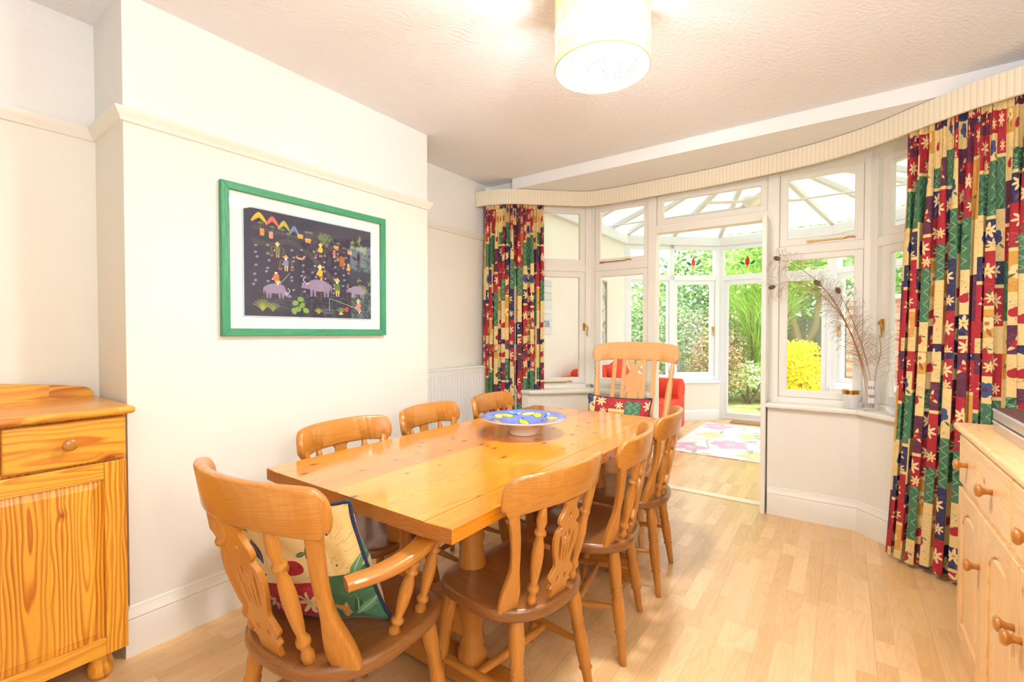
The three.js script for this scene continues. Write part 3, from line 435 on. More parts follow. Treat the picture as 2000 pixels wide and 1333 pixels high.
const spinProf = [[0.008, 0], [0.014, 0.03], [0.0165, 0.08], [0.0105, 0.13], [0.0175, 0.165], [0.0175, 0.195], [0.0105, 0.23], [0.014, 0.3], [0.0175, 0.42], [0.0185, 0.52], [0.016, 0.62], [0.0105, 0.7], [0.0175, 0.725], [0.0175, 0.75], [0.0105, 0.775], [0.0165, 0.85], [0.012, 0.95], [0.009, 1]];
function seatGeo(hw, hd, y0, y1, dish = 0.012) {
  const NA = 64, pos = [], idx = [], out = (a, k) => { const c = Math.cos(a), s = Math.sin(a), e = s > 0 ? 3.4 : 2.7, q = 2 / e, w = hw * (s > 0 ? 1 : 1 - 0.1 * s * s); return [Math.sign(c) * Math.abs(c) ** q * w * k, Math.sign(s) * Math.abs(s) ** q * hd * k]; };
  const rows = []; for (let k = 1; k <= 14; k++) rows.push([k / 14 * 0.955, 'top']);
  rows.push([0.975, y1 - 0.0025], [0.99, y1 - 0.006], [1, y1 - 0.013], [1, y0 + 0.012], [0.985, y0 + 0.004], [0.96, y0]);
  const dh = (x, z) => { const u = x / hw, v = z / hd; return -dish * Math.max(0, 1 - 1.7 * ((u * u) ** 1.0 * 0.75 + (v + 0.15) ** 2)) - dish * 0.35 * Math.exp(-((Math.abs(u) - 0.45) ** 2) * 14) * sstep(-0.2, 0.5, v) - 0.006 * sstep(0.75, 1, v); };
  pos.push(0, y1 + dh(0, 0), 0);
  for (const [k, y] of rows) for (let i = 0; i < NA; i++) { const [x, z] = out(i / NA * 2 * PI, k); pos.push(x, y === 'top' ? y1 + dh(x, z) : y + (y > (y0 + y1) / 2 ? dh(x, z) * 0.8 : 0), z); }
  for (let i = 0; i < NA; i++) idx.push(0, 1 + (i + 1) % NA, 1 + i);
  for (let r = 0; r < rows.length - 1; r++) for (let i = 0; i < NA; i++) { const a = 1 + r * NA + i, b = 1 + r * NA + (i + 1) % NA, c = a + NA, d = b + NA; idx.push(a, b, c, b, d, c); }
  const k = pos.length / 3; pos.push(0, y0, 0); for (let i = 0; i < NA; i++) { const b = 1 + (rows.length - 1) * NA; idx.push(k, b + i, b + (i + 1) % NA); }
  const g = new THREE.BufferGeometry(); g.setAttribute('position', new THREE.Float32BufferAttribute(pos, 3)); g.setIndex(idx); g.computeVertexNormals();
  g.setAttribute('uv', new THREE.Float32BufferAttribute(new Float32Array(pos.length / 3 * 2), 2)); return g;
}
// curved top rail: half width a, bow b (ends come forward), table of [s, top, bottom]
function crestGeo(a, bow, zc, lean, th, tab, yb) {
  const N = 60, f = (s, c) => { s = Math.abs(s); let i = 0; while (i < tab.length - 2 && s > tab[i + 1][0]) i++; const p = tab[i], q = tab[i + 1]; return lerp(p[c], q[c], clamp((s - p[0]) / (q[0] - p[0]))); };
  const rings = [];
  for (let i = 0; i <= N; i++) {
    let s = i / N * 2 - 1; s = Math.sign(s) * (1 - (1 - Math.abs(s)) ** 1.25);
    const x = a * Math.sin(s * 1.15) / Math.sin(1.15), z0 = zc + bow * (1 - Math.cos(s * 1.15)) / (1 - Math.cos(1.15)), dz = bow * Math.sin(s * 1.15) / (1 - Math.cos(1.15)), dx = a * Math.cos(s * 1.15) / Math.sin(1.15), n = V(-dz, 0, dx).normalize();
    const t = f(s, 1), b = f(s, 2), up = V(0, 1, -lean).normalize(), c = V(x, (t + b) / 2, z0 - lean * ((t + b) / 2 - yb));
    const tt = th * (Math.abs(s) > 0.985 ? 0.7 : 1);
    rings.push(rrect(c, n, up, tt / 2, Math.max(0.004, (t - b) / 2), 0.009, 4));
  }
  return toCreasedNormals(loft(rings), 0.9);
}
const sideTab = [[0, 0.862, 0.752], [0.45, 0.861, 0.75], [0.75, 0.857, 0.742], [0.84, 0.853, 0.737], [0.875, 0.85, 0.737], [0.9, 0.846, 0.748], [0.925, 0.841, 0.757], [0.945, 0.835, 0.752], [0.965, 0.829, 0.757], [0.985, 0.82, 0.768], [1, 0.806, 0.782]];
function splatGeo(h, w, th) {   // pierced fiddle splat, base at y = 0
  const k = w / 2, o = [[0.62, 0], [0.62, 0.1], [0.85, 0.13], [0.72, 0.17], [0.98, 0.23], [0.8, 0.29], [0.62, 0.34], [0.72, 0.42], [0.92, 0.52], [1.0, 0.62], [0.9, 0.7], [0.62, 0.75], [0.82, 0.79], [0.78, 0.84], [0.52, 0.9], [0.46, 0.96], [0.62, 1]];
  const s = new THREE.Shape(), R = o.map(([x, y]) => new THREE.Vector2(x * k, y * h)), Lp = [...R].reverse().map((p) => new THREE.Vector2(-p.x, p.y));
  s.moveTo(R[0].x, R[0].y); s.splineThru(R.slice(1)); s.lineTo(Lp[0].x, Lp[0].y); s.splineThru(Lp.slice(1)); s.lineTo(R[0].x, R[0].y);
  const oval = (x, y, rx, ry, rot = 0) => { const q = new THREE.Path(); q.absellipse(x * k, y * h, rx, ry, 0, 2 * PI, false, rot); s.holes.push(q); };
  for (const m of [1, -1]) { oval(0.47 * m, 0.53, 0.0085 * w / 0.115, 0.046 * h / 0.318, -0.16 * m); oval(0.13 * m, 0.47, 0.0052 * w / 0.115, 0.034 * h / 0.318, -0.1 * m); oval(0.16 * m, 0.66, 0.006, 0.016, 0.3 * m); oval(0.33 * m, 0.2, 0.0075, 0.012); }
  oval(0, 0.85, 0.0085, 0.011);
  return new THREE.ExtrudeGeometry(s, { depth: th - 0.004, bevelEnabled: true, bevelThickness: 0.002, bevelSize: 0.0015, bevelSegments: 1, curveSegments: 5 }).translate(0, 0, -(th - 0.004) / 2);
}
const lay = (g, p, q) => { const d = q.clone().sub(p), a = Math.atan2(d.z, d.y); return g.rotateX(a).translate(p.x, p.y, p.z); };
function flatPost(p, q, w0, w1, th) { // sawn post, swelling at its foot
  const N = 12, rings = [], d = q.clone().sub(p).normalize(), out = V(p.x > 0 ? 1 : -1, 0, 0.5).normalize(), side = out.clone().addScaledVector(d, -out.dot(d)).normalize(), B = d.clone().cross(side).normalize();
  for (let i = 0; i <= N; i++) { const t = i / N, w = t < 0.1 ? lerp(w0 * 0.95, w0, t / 0.1) : t < 0.45 ? lerp(w0, w1 * 0.8, sstep(0.1, 0.45, t)) : lerp(w1 * 0.8, w1, sstep(0.45, 1, t)); const c = p.clone().lerp(q, t).addScaledVector(side, -0.018 * Math.sin(t * PI)); rings.push(rrect(c, side, B, w / 2, th / 2, 0.006, 3)); }
  return toCreasedNormals(loft(rings), 0.9);
}
function legsAndStretchers(c, hw, hd, ys, sx = 0.05, sz = 0.05) {
  const feet = [];
  for (const [x, z] of [[-hw, hd], [hw, hd], [-hw * 0.88, -hd], [hw * 0.88, -hd]]) { const top = V(x, ys, z), bot = V(x + Math.sign(x) * sx, 0, z + Math.sign(z) * sz); feet.push([bot, top]); part(c, 'leg', wood(lathed(legProf, bot, top, 14), 'y'), mBeech); }
  const at = (k, y) => feet[k][0].clone().lerp(feet[k][1], y / ys);
  const l = [at(0, 0.17), at(2, 0.2)], r = [at(1, 0.17), at(3, 0.2)];
  for (const [a, b] of [l, r]) part(c, 'stretcher', wood(lathed(plainStr, a, b, 10), 'z'), mBeech);
  part(c, 'stretcher', wood(lathed(strProf, l[0].clone().lerp(l[1], 0.5), r[0].clone().lerp(r[1], 0.5), 12), 'x'), mBeech);
}
const SEAT = 0.445;
function sideChair(label, group) {
  const c = thing('dining_chair', label, 'chair', [0, 0, 0], 0, group);
  part(c, 'seat', wood(seatGeo(0.215, 0.205, SEAT - 0.04, SEAT), 'z'), mSeat);
  legsAndStretchers(c, 0.155, 0.135, SEAT - 0.038);
  part(c, 'crest_rail', wood(crestGeo(0.235, 0.075, -0.236, 0.16, 0.026, sideTab, 0.76), 'x'), mBeech);
  for (const s of [-1, 1]) {
    part(c, 'back_post', wood(flatPost(V(s * 0.165, SEAT - 0.008, -0.12), V(s * 0.207, 0.765, -0.184), 0.062, 0.034, 0.024), 'y'), mBeech);
    part(c, 'spindle', wood(lathed(spinProf, V(s * 0.098, SEAT - 0.008, -0.158), V(s * 0.118, 0.758, -0.223), 12), 'y'), mBeech);
  }
  part(c, 'splat', wood(lay(splatGeo(0.318, 0.115, 0.013), V(0, SEAT - 0.008, -0.178), V(0, 0.758, -0.236)), 'y'), mBeech);
  return c;
}
const GC = 'fiddle-back dining chairs along the table';
const rightX = -0.905, leftX = -1.60;
const ch = sideChair('fiddle-back dining chair on the open floor side, next to the cushioned carver', GC);
ch.position.set(rightX + 0.008, 0, -1.272); ch.rotation.y = -PI / 2 - 0.13;
dup(ch, [rightX + 0.024, 0, -1.80], -PI / 2 - 0.19, 'fiddle-back dining chair on the open floor side, middle of its row');
dup(ch, [rightX - 0.008, 0, -2.34], -PI / 2 - 0.14, 'fiddle-back dining chair on the open floor side, last before the doorway');
dup(ch, [leftX, 0, -1.255], PI / 2 - 0.02, 'fiddle-back dining chair against the chimney breast, under the green framed picture');
dup(ch, [leftX - 0.02, 0, -1.80], PI / 2 - 0.1, 'fiddle-back dining chair on the wall side, in front of the radiator');
dup(ch, [leftX - 0.02, 0, -2.35], PI / 2 - 0.12, 'fiddle-back dining chair on the wall side, behind the blue bowl');

// carver with arms at the near end of the table
function cushionGeo(w, h, t, seed, n = 26) {
  const pos = [], uv = [], idx = [], R = (a, b) => vn(a * 3.1, b * 3.1, seed);
  for (const s of [1, -1]) for (let j = 0; j <= n; j++) for (let i = 0; i <= n; i++) {
    const u = i / n * 2 - 1, v = j / n * 2 - 1, pin = 1 - 0.07 * (1 - Math.abs(u) ** 3) * Math.abs(v) ** 4, pin2 = 1 - 0.07 * (1 - Math.abs(v) ** 3) * Math.abs(u) ** 4;
    const th = t / 2 * ((1 - u * u) * (1 - v * v)) ** 0.36;
    pos.push(u * w / 2 * pin2, v * h / 2 * pin, s * (th * (1 + 0.12 * R(u + s, v)) + 0.001) + 0.006 * R(u * 2 + 5, v * 2)); uv.push((u * 0.5 + 0.5) * w + (s > 0 ? 0.35 : 0.02), (v * 0.5 + 0.5) * h + (s > 0 ? 0.2 : 0.71));
  }
  const o = (n + 1) ** 2; for (let s = 0; s < 2; s++) for (let j = 0; j < n; j++) for (let i = 0; i < n; i++) { const a = s * o + j * (n + 1) + i, b = a + 1, c = a + n + 1, d = c + 1; s ? idx.push(a, c, b, b, c, d) : idx.push(a, b, c, b, d, c); }
  const g = new THREE.BufferGeometry(); g.setAttribute('position', new THREE.Float32BufferAttribute(pos, 3)); g.setAttribute('uv', new THREE.Float32BufferAttribute(uv, 2)); g.setIndex(idx); g.computeVertexNormals(); return g;
}
const texCush = canvasTex(768, 768, (g, W) => {
  const R = rng(17), wash = (x, y, w, h, c) => { g.fillStyle = c; g.fillRect(x, y, w, h); for (let i = 0; i < 60; i++) { g.globalAlpha = 0.1; g.strokeStyle = R() < 0.5 ? '#fff0cc' : '#2a1a18'; g.lineWidth = 2 + R() * 6; g.beginPath(); const a = x + R() * w, b = y + R() * h; g.moveTo(a, b); g.quadraticCurveTo(a + (R() - 0.5) * 80, b + (R() - 0.5) * 60, clamp(a + (R() - 0.5) * 120, x, x + w), clamp(b + (R() - 0.5) * 90, y, y + h)); g.stroke(); } g.globalAlpha = 1; };
  const leaf = (x, y, l, a, c) => { g.save(); g.translate(x, y); g.rotate(a); g.fillStyle = c; g.beginPath(); g.moveTo(0, 0); g.quadraticCurveTo(l / 2, -l * 0.34, l, 0); g.quadraticCurveTo(l / 2, l * 0.34, 0, 0); g.fill(); g.strokeStyle = '#cfd6b0'; g.lineWidth = 3; g.beginPath(); g.moveTo(0, 0); g.lineTo(l * 0.9, 0); g.stroke(); g.restore(); };
  const daisy = (x, y, r) => { g.fillStyle = '#ecd6a2'; for (let k = 0; k < 8; k++) { g.save(); g.translate(x, y); g.rotate(k * PI / 4); g.beginPath(); g.ellipse(r * 0.55, 0, r * 0.5, r * 0.16, 0, 0, 7); g.fill(); g.restore(); } };
  wash(0, 0, W, W * 0.56, '#e8d29a'); wash(0, W * 0.56, W * 0.42, W * 0.44, '#a3222e'); wash(W * 0.42, W * 0.56, W * 0.2, W * 0.44, '#b02834'); wash(W * 0.62, W * 0.5, W * 0.38, W * 0.5, '#3f6b4a'); wash(W * 0.8, 0, W * 0.2, W * 0.5, '#e2c17c'); wash(0, 0, W * 0.16, W * 0.16, '#3f6b4a');
  leaf(W * 0.36, W * 0.1, 150, 1.2, '#3d6a4c'); leaf(W * 0.64, W * 0.26, 190, 1.35, '#3d6a4c'); leaf(W * 0.18, W * 0.2, 170, 1.4, '#34406e'); g.fillStyle = '#28305a'; g.beginPath(); g.ellipse(W * 0.72, W * 0.1, 60, 70, 0.3, 0, 7); g.fill();
  g.fillStyle = '#a9202a'; g.beginPath(); g.ellipse(W * 0.5, W * 0.42, 62, 44, 0.2, 0, 7); g.fill(); g.fillStyle = '#dc9a3c'; g.beginPath(); g.ellipse(W * 0.43, W * 0.39, 40, 48, 0, 0, 7); g.fill(); leaf(W * 0.54, W * 0.34, 80, -0.4, '#3d6a4c');
  daisy(W * 0.52, W * 0.74, 80); daisy(W * 0.14, W * 0.78, 70); for (let k = 0; k < 7; k++) leaf(W * (0.66 + 0.28 * R()), W * (0.55 + 0.4 * R()), 150, R() * 6, ['#5f8a62', '#2c5238', '#c98a3c'][k % 3]);
  g.fillStyle = '#4a3020'; for (let k = 0; k < 16; k++) { g.beginPath(); g.arc(R() * W, R() * W * 0.5, 6, 0, 7); g.fill(); }
}); texCush.repeat.set(1 / 0.39, 1 / 0.38); texCush.offset.set(-0.9, -0.53);
const mCush = M({ map: texCush, roughness: 0.8, sheen: 0.3, sheenRoughness: 0.6, sheenColor: new THREE.Color('#ffffff') });
function cushion(label, w, h, t, seed, M4, cat = 'cushion', mat = mCurtain, pipe = '#1e2f4a', name = 'cushion') {
  const c = thing(name, label, cat); part(c, 'cover', cushionGeo(w, h, t, seed), mat);
  const per = []; for (let k = 0; k < 48; k++) { const a = k / 48 * 4, e = Math.floor(a), f = (a - e) * 2 - 1, [u, v] = [[f, -1], [1, f], [-f, 1], [-1, -f]][e]; per.push(V(u * w / 2 * (1 - 0.07 * (1 - Math.abs(v) ** 3) * Math.abs(u) ** 4), v * h / 2 * (1 - 0.07 * (1 - Math.abs(u) ** 3) * Math.abs(v) ** 4), 0)); }
  part(c, 'piping', tube(per, 0.0055, 96, 6, true), M({ color: pipe, roughness: 0.8 }), 'dark piping');
  M4.decompose(c.position, c.quaternion, c.scale); return c;
}
const TRS = (x, y, z, rx, ry, rz) => new THREE.Matrix4().compose(V(x, y, z), new THREE.Quaternion().setFromEuler(new THREE.Euler(rx, ry, rz, 'YXZ')), V(1, 1, 1));
{
  const c = thing('carver_chair', 'fiddle-back carver chair with curved arms at the end of the table', 'chair', [-1.186, 0, -0.815], PI + 0.05);
  part(c, 'seat', wood(seatGeo(0.25, 0.235, SEAT - 0.042, SEAT, 0.013), 'z'), mSeat);
  legsAndStretchers(c, 0.18, 0.155, SEAT - 0.04);
  const tab = sideTab.map(([s, t, b]) => [s, t + 0.062, b + 0.055]);
  part(c, 'crest_rail', wood(crestGeo(0.262, 0.095, -0.318, 0.17, 0.028, tab, 0.82), 'x'), mBeech);
  for (const s of [-1, 1]) {
    part(c, 'back_post', wood(flatPost(V(s * 0.2, SEAT - 0.008, -0.14), V(s * 0.226, 0.82, -0.25), 0.074, 0.038, 0.028), 'y'), mBeech);
    part(c, 'spindle', wood(lathed(spinProf, V(s * 0.118, SEAT - 0.008, -0.187), V(s * 0.13, 0.815, -0.299), 14), 'y'), mBeech);
    const pts = [V(s * 0.225, 0.655, -0.165), V(s * 0.262, 0.662, -0.08), V(s * 0.275, 0.675, 0.02), V(s * 0.262, 0.7, 0.1), V(s * 0.245, 0.702, 0.15), V(s * 0.235, 0.696, 0.19)], cv = new THREE.CatmullRomCurve3(pts), rings = [];
    for (let i = 0; i <= 24; i++) { const p = cv.getPoint(i / 24), d = cv.getTangent(i / 24), A = V(d.z, 0, -d.x).normalize(), B = d.clone().cross(A).normalize(), w = lerp(0.022, 0.03, Math.sin(i / 24 * PI)) * (i > 22 ? 0.8 : 1); rings.push(rrect(p, A, B, w, 0.014, 0.009, 3)); }
    part(c, 'arm', wood(toCreasedNormals(loft(rings), 0.9), 'z'), mBeech);
    part(c, 'arm_spindle', wood(lathed(spinProf, V(s * 0.205, SEAT - 0.012, 0.0), V(s * 0.262, 0.67, 0.04), 12), 'y'), mBeech);
    part(c, 'arm_spindle', wood(lathed(spinProf, V(s * 0.195, SEAT - 0.012, 0.11), V(s * 0.248, 0.692, 0.14), 12), 'y'), mBeech);
  }
  part(c, 'splat', wood(lay(splatGeo(0.378, 0.135, 0.014), V(0, SEAT - 0.008, -0.21), V(0, 0.815, -0.313)), 'y'), mBeech);
  cushion('patchwork print cushion propped in the carver chair at the table end', 0.39, 0.38, 0.12, 4, TRS(-1.205, 0.612, -0.725, 0.3, 0.36, 0.14), 'cushion', mCush);
}
// tall spindle armchair at the far end
{
  const c = thing('lath_armchair', 'tall pale lath-back armchair with pierced splat at the bay end of the table', 'armchair', [-1.2, 0, -2.83], 0.03);
  const S = 0.43;
  part(c, 'seat', wood(seatGeo(0.275, 0.25, S - 0.045, S, 0.013), 'z'), mRock);
  for (const [x, z] of [[-0.2, 0.17], [0.2, 0.17], [-0.18, -0.17], [0.18, -0.17]]) part(c, 'leg', wood(lathed(legProf.map(([r, t]) => [r * 1.15, t]), V(x * 1.25, 0, z * 1.3), V(x, S - 0.04, z), 14), 'y'), mRock);
  for (const s of [-1, 1]) part(c, 'stretcher', wood(lathed(plainStr, V(s * 0.235, 0.15, 0.2), V(s * 0.213, 0.15, -0.2), 10), 'z'), mRock);
  part(c, 'stretcher', wood(lathed(strProf, V(-0.224, 0.15, 0), V(0.224, 0.15, 0), 12), 'x'), mRock);
  const tab = [[0, 1.185, 1.055], [0.4, 1.182, 1.052], [0.7, 1.172, 1.045], [0.85, 1.163, 1.036], [0.9, 1.156, 1.036], [0.93, 1.148, 1.05], [0.96, 1.136, 1.06], [0.985, 1.122, 1.075], [1, 1.105, 1.09]];
  part(c, 'crest_rail', wood(crestGeo(0.31, 0.045, -0.385, 0.2, 0.03, tab, 1.06), 'x'), mRock);
  const stile = [[0.012, 0], [0.017, 0.06], [0.02, 0.3], [0.021, 0.6], [0.018, 0.78], [0.012, 0.83], [0.019, 0.845], [0.012, 0.86], [0.018, 0.9], [0.012, 0.97], [0.009, 1]];
  for (const s of [-1, 1]) {
    part(c, 'stile', wood(lathed(stile, V(s * 0.225, S - 0.01, -0.2), V(s * 0.272, 1.045, -0.345), 14), 'y'), mRock);
    for (const [b, t] of [[0.072, 0.092], [0.142, 0.182]]) { const p = V(s * b, S - 0.01, -0.225), q = V(s * t, 1.06, -0.378 + t * 0.06); part(c, 'lath', wood(lay(rbox(-0.0145, 0, -0.006, 0.0145, p.distanceTo(q), 0.006, 0.003), p, q).translate(0, 0, 0), 'y'), mRock); }
    const cv = new THREE.CatmullRomCurve3([V(s * 0.24, 0.65, -0.245), V(s * 0.29, 0.66, -0.1), V(s * 0.3, 0.665, 0.05), V(s * 0.285, 0.66, 0.16)]), rings = [];
    for (let i = 0; i <= 20; i++) { const p = cv.getPoint(i / 20), d = cv.getTangent(i / 20), A = V(d.z, 0, -d.x).normalize(), B = d.clone().cross(A).normalize(); rings.push(rrect(p, A, B, 0.02 + 0.012 * (i / 20), 0.014, 0.009, 3)); }
    part(c, 'arm', wood(toCreasedNormals(loft(rings), 0.9), 'z'), mRock);
    part(c, 'arm_spindle', wood(lathed(spinProf, V(s * 0.225, S - 0.01, 0.1), V(s * 0.288, 0.655, 0.12), 12), 'y'), mRock);
    part(c, 'arm_spindle', wood(lathed(spinProf, V(s * 0.235, S - 0.01, -0.06), V(s * 0.292, 0.655, -0.03), 12), 'y'), mRock);
  }
  // tulip splat: forked top, waisted body, two open loops
  const k = 0.075, h = 0.645, s = new THREE.Shape(), o = [[0.4, 0], [0.4, 0.3], [0.72, 0.44], [0.95, 0.58], [0.74, 0.665], [0.66, 0.7], [0.98, 0.745], [0.94, 0.8], [0.5, 0.855], [0.34, 0.885], [0.5, 0.93], [0.66, 0.97], [0.68, 1], [0.2, 1], [0.16, 0.955], [0, 0.915]];
  const Rr = o.map(([x, y]) => new THREE.Vector2(x * k, y * h)), Ll = [...Rr].reverse().slice(1).map((p) => new THREE.Vector2(-p.x, p.y));
  s.moveTo(Rr[0].x, 0); s.splineThru(Rr.slice(1, 13)); s.lineTo(Rr[13].x, Rr[13].y); s.splineThru(Rr.slice(14)); s.splineThru(Ll.slice(0, 2)); s.lineTo(Ll[2].x, Ll[2].y); s.splineThru(Ll.slice(3)); s.closePath();
  for (const m of [1, -1]) { const q = new THREE.Path(), pp = [[0.32, 0.36], [0.56, 0.46], [0.7, 0.57], [0.58, 0.65], [0.46, 0.65], [0.5, 0.57], [0.38, 0.46]]; q.moveTo(pp[0][0] * k * m, pp[0][1] * h); q.splineThru([...pp.slice(1), pp[0]].map(([x, y]) => new THREE.Vector2(x * k * m, y * h))); s.holes.push(q); }
  part(c, 'splat', wood(lay(new THREE.ExtrudeGeometry(s, { depth: 0.011, bevelEnabled: true, bevelThickness: 0.002, bevelSize: 0.002, bevelSegments: 1, curveSegments: 6 }), V(0, S - 0.01, -0.235), V(0, 1.06, -0.385)), 'y'), mRock);
  cushion('flat patchwork print cushion leaning in the tall lath-back armchair', 0.44, 0.38, 0.12, 9, TRS(-1.23, 0.635, -2.93, -0.24, 0.06, 0));
}
// ---------------------------------------------------------------- bowl on the table
{
  const b = thing('fruit_bowl', 'wide shallow ceramic bowl painted blue with lemons, on the table', 'bowl', [-1.262, TH, -1.868]);
  const outer = [[0, 0.0], [0.062, 0.0], [0.066, 0.003], [0.066, 0.012], [0.072, 0.028], [0.092, 0.048], [0.13, 0.064], [0.2, 0.077], [0.207, 0.081], [0.2045, 0.0845]], inner = [[0.2045, 0.0845], [0.198, 0.0835], [0.13, 0.071], [0.09, 0.058], [0.05, 0.046], [0, 0.042]];
  part(b, 'body', turned(outer, 72), M({ color: '#f2ebe0', roughness: 0.18, clearcoat: 0.6, clearcoatRoughness: 0.08 }));
  const t = canvasTex(1024, 1024, (g, W) => {
    g.fillStyle = '#7489d2'; g.fillRect(0, 0, W, W); const R = rng(9), cx = W / 2;
    for (let i = 0; i < 700; i++) { g.globalAlpha = 0.12; g.fillStyle = R() < 0.5 ? '#4a5fb4' : '#a8b6ea'; g.beginPath(); g.ellipse(R() * W, R() * W, 10 + R() * 50, 4 + R() * 14, R() * 6, 0, 7); g.fill(); } g.globalAlpha = 1;
    const lemon = (a, r, c2, rot) => { g.save(); g.translate(cx + Math.cos(a) * r, cx + Math.sin(a) * r); g.rotate(rot); g.fillStyle = '#2f3f86'; g.beginPath(); g.ellipse(0, 0, 92, 58, 0, 0, 7); g.fill(); g.fillStyle = c2; g.beginPath(); g.ellipse(0, 0, 84, 50, 0, 0, 7); g.fill(); g.beginPath(); g.moveTo(70, -20); g.lineTo(104, 0); g.lineTo(70, 20); g.fill(); g.fillStyle = '#fff0a0'; g.beginPath(); g.ellipse(-20, -16, 40, 14, 0.2, 0, 7); g.fill(); g.restore(); };
    const lf = (a, r, c, rot, l = 70) => { g.save(); g.translate(cx + Math.cos(a) * r, cx + Math.sin(a) * r); g.rotate(rot); g.fillStyle = c; g.beginPath(); g.moveTo(-l, 0); g.quadraticCurveTo(0, -l * 0.5, l, 0); g.quadraticCurveTo(0, l * 0.5, -l, 0); g.fill(); g.restore(); };
    for (let k = 0; k < 5; k++) { const a = k * 2 * PI / 5 + 0.35; lemon(a, 330, '#f6cf2e', a + 0.9); lemon(a + 0.38, 350, '#f7e07a', a + 2.4); lf(a + 0.72, 360, '#9fd0c0', a + 0.2, 66); lf(a + 0.86, 330, '#22566a', a + 1.5, 52); lf(a - 0.22, 400, '#1d2f86', a, 34); lf(a + 0.6, 230, '#263a94', a + 1, 34); lf(a + 0.95, 410, '#bfe0d6', a + 1.9, 60); }
    for (let k = 0; k < 3; k++) lemon(k * 2.1, 110, '#f3c926', k * 2.1 + 0.6);
    g.strokeStyle = '#5166b8'; g.lineWidth = 12; g.beginPath(); g.arc(cx, cx, W / 2 - 14, 0, 7); g.stroke();
  });
  const ig = turned([...inner].reverse(), 72), p = ig.attributes.position, uv = ig.attributes.uv; for (let i = 0; i < p.count; i++) uv.setXY(i, 0.5 + p.getX(i) / 0.415, 0.5 + p.getZ(i) / 0.415);
  part(b, 'painted_inside', ig, M({ map: t, roughness: 0.16, clearcoat: 0.6, clearcoatRoughness: 0.08 }), 'blue glazed inside painted with lemons and leaves');
}
// ---------------------------------------------------------------- sideboards
const knobGeo = (L = 0.032) => turned([[0.0, 0], [0.0095, 0], [0.0085, L * 0.3], [0.011, L * 0.48], [0.019, L * 0.66], [0.0205, L * 0.8], [0.016, L * 0.94], [0.006, L], [0, L]], 16);
function panelDoor(parent, w, h, mat, arch = 0) { // door in local x (0..w), y (0..h), front face at z = 0
  const d = new THREE.Group(); d.name = 'door'; parent.add(d); const st = Math.min(0.062, w * 0.2);
  part(d, 'stile', wood(rbox(0, 0, -0.02, st, h, 0, 0.003), 'y'), mat); part(d, 'stile', wood(rbox(w - st, 0, -0.02, w, h, 0, 0.003), 'y'), mat);
  part(d, 'rail', wood(rbox(st, 0, -0.02, w - st, st, -0.0004, 0.003), 'x'), mat); if (arch) { const q = new THREE.Shape(), y = h - st; q.moveTo(st, h); q.lineTo(st, y - arch); q.bezierCurveTo(st + 0.02, y - arch, st + 0.05, y, w / 2, y); q.bezierCurveTo(w - st - 0.05, y, w - st - 0.02, y - arch, w - st, y - arch); q.lineTo(w - st, h); q.closePath(); part(d, 'rail', wood(new THREE.ExtrudeGeometry(q, { depth: 0.0136, bevelEnabled: true, bevelThickness: 0.003, bevelSize: 0.003, bevelOffset: -0.003, bevelSegments: 2, curveSegments: 14 }).translate(0, 0, -0.017), 'x'), mat); }
  else part(d, 'rail', wood(rbox(st, h - st, -0.02, w - st, h, -0.0004, 0.003), 'x'), mat);
  const a = st - 0.004, b = w - st + 0.004, y0 = st - 0.004, y1 = h - st + 0.004, f = 0.028, rg = [[0, -0.012], [f, -0.005], [f + 0.002, -0.0035]].map(([i, z]) => [V(a + i, y0 + i, z), V(b - i, y0 + i, z), V(b - i, y1 - i, z), V(a + i, y1 - i, z)]);
  part(d, 'panel', wood(toCreasedNormals(loft(rg), 0.1), 'y'), mat);
  return d;
}
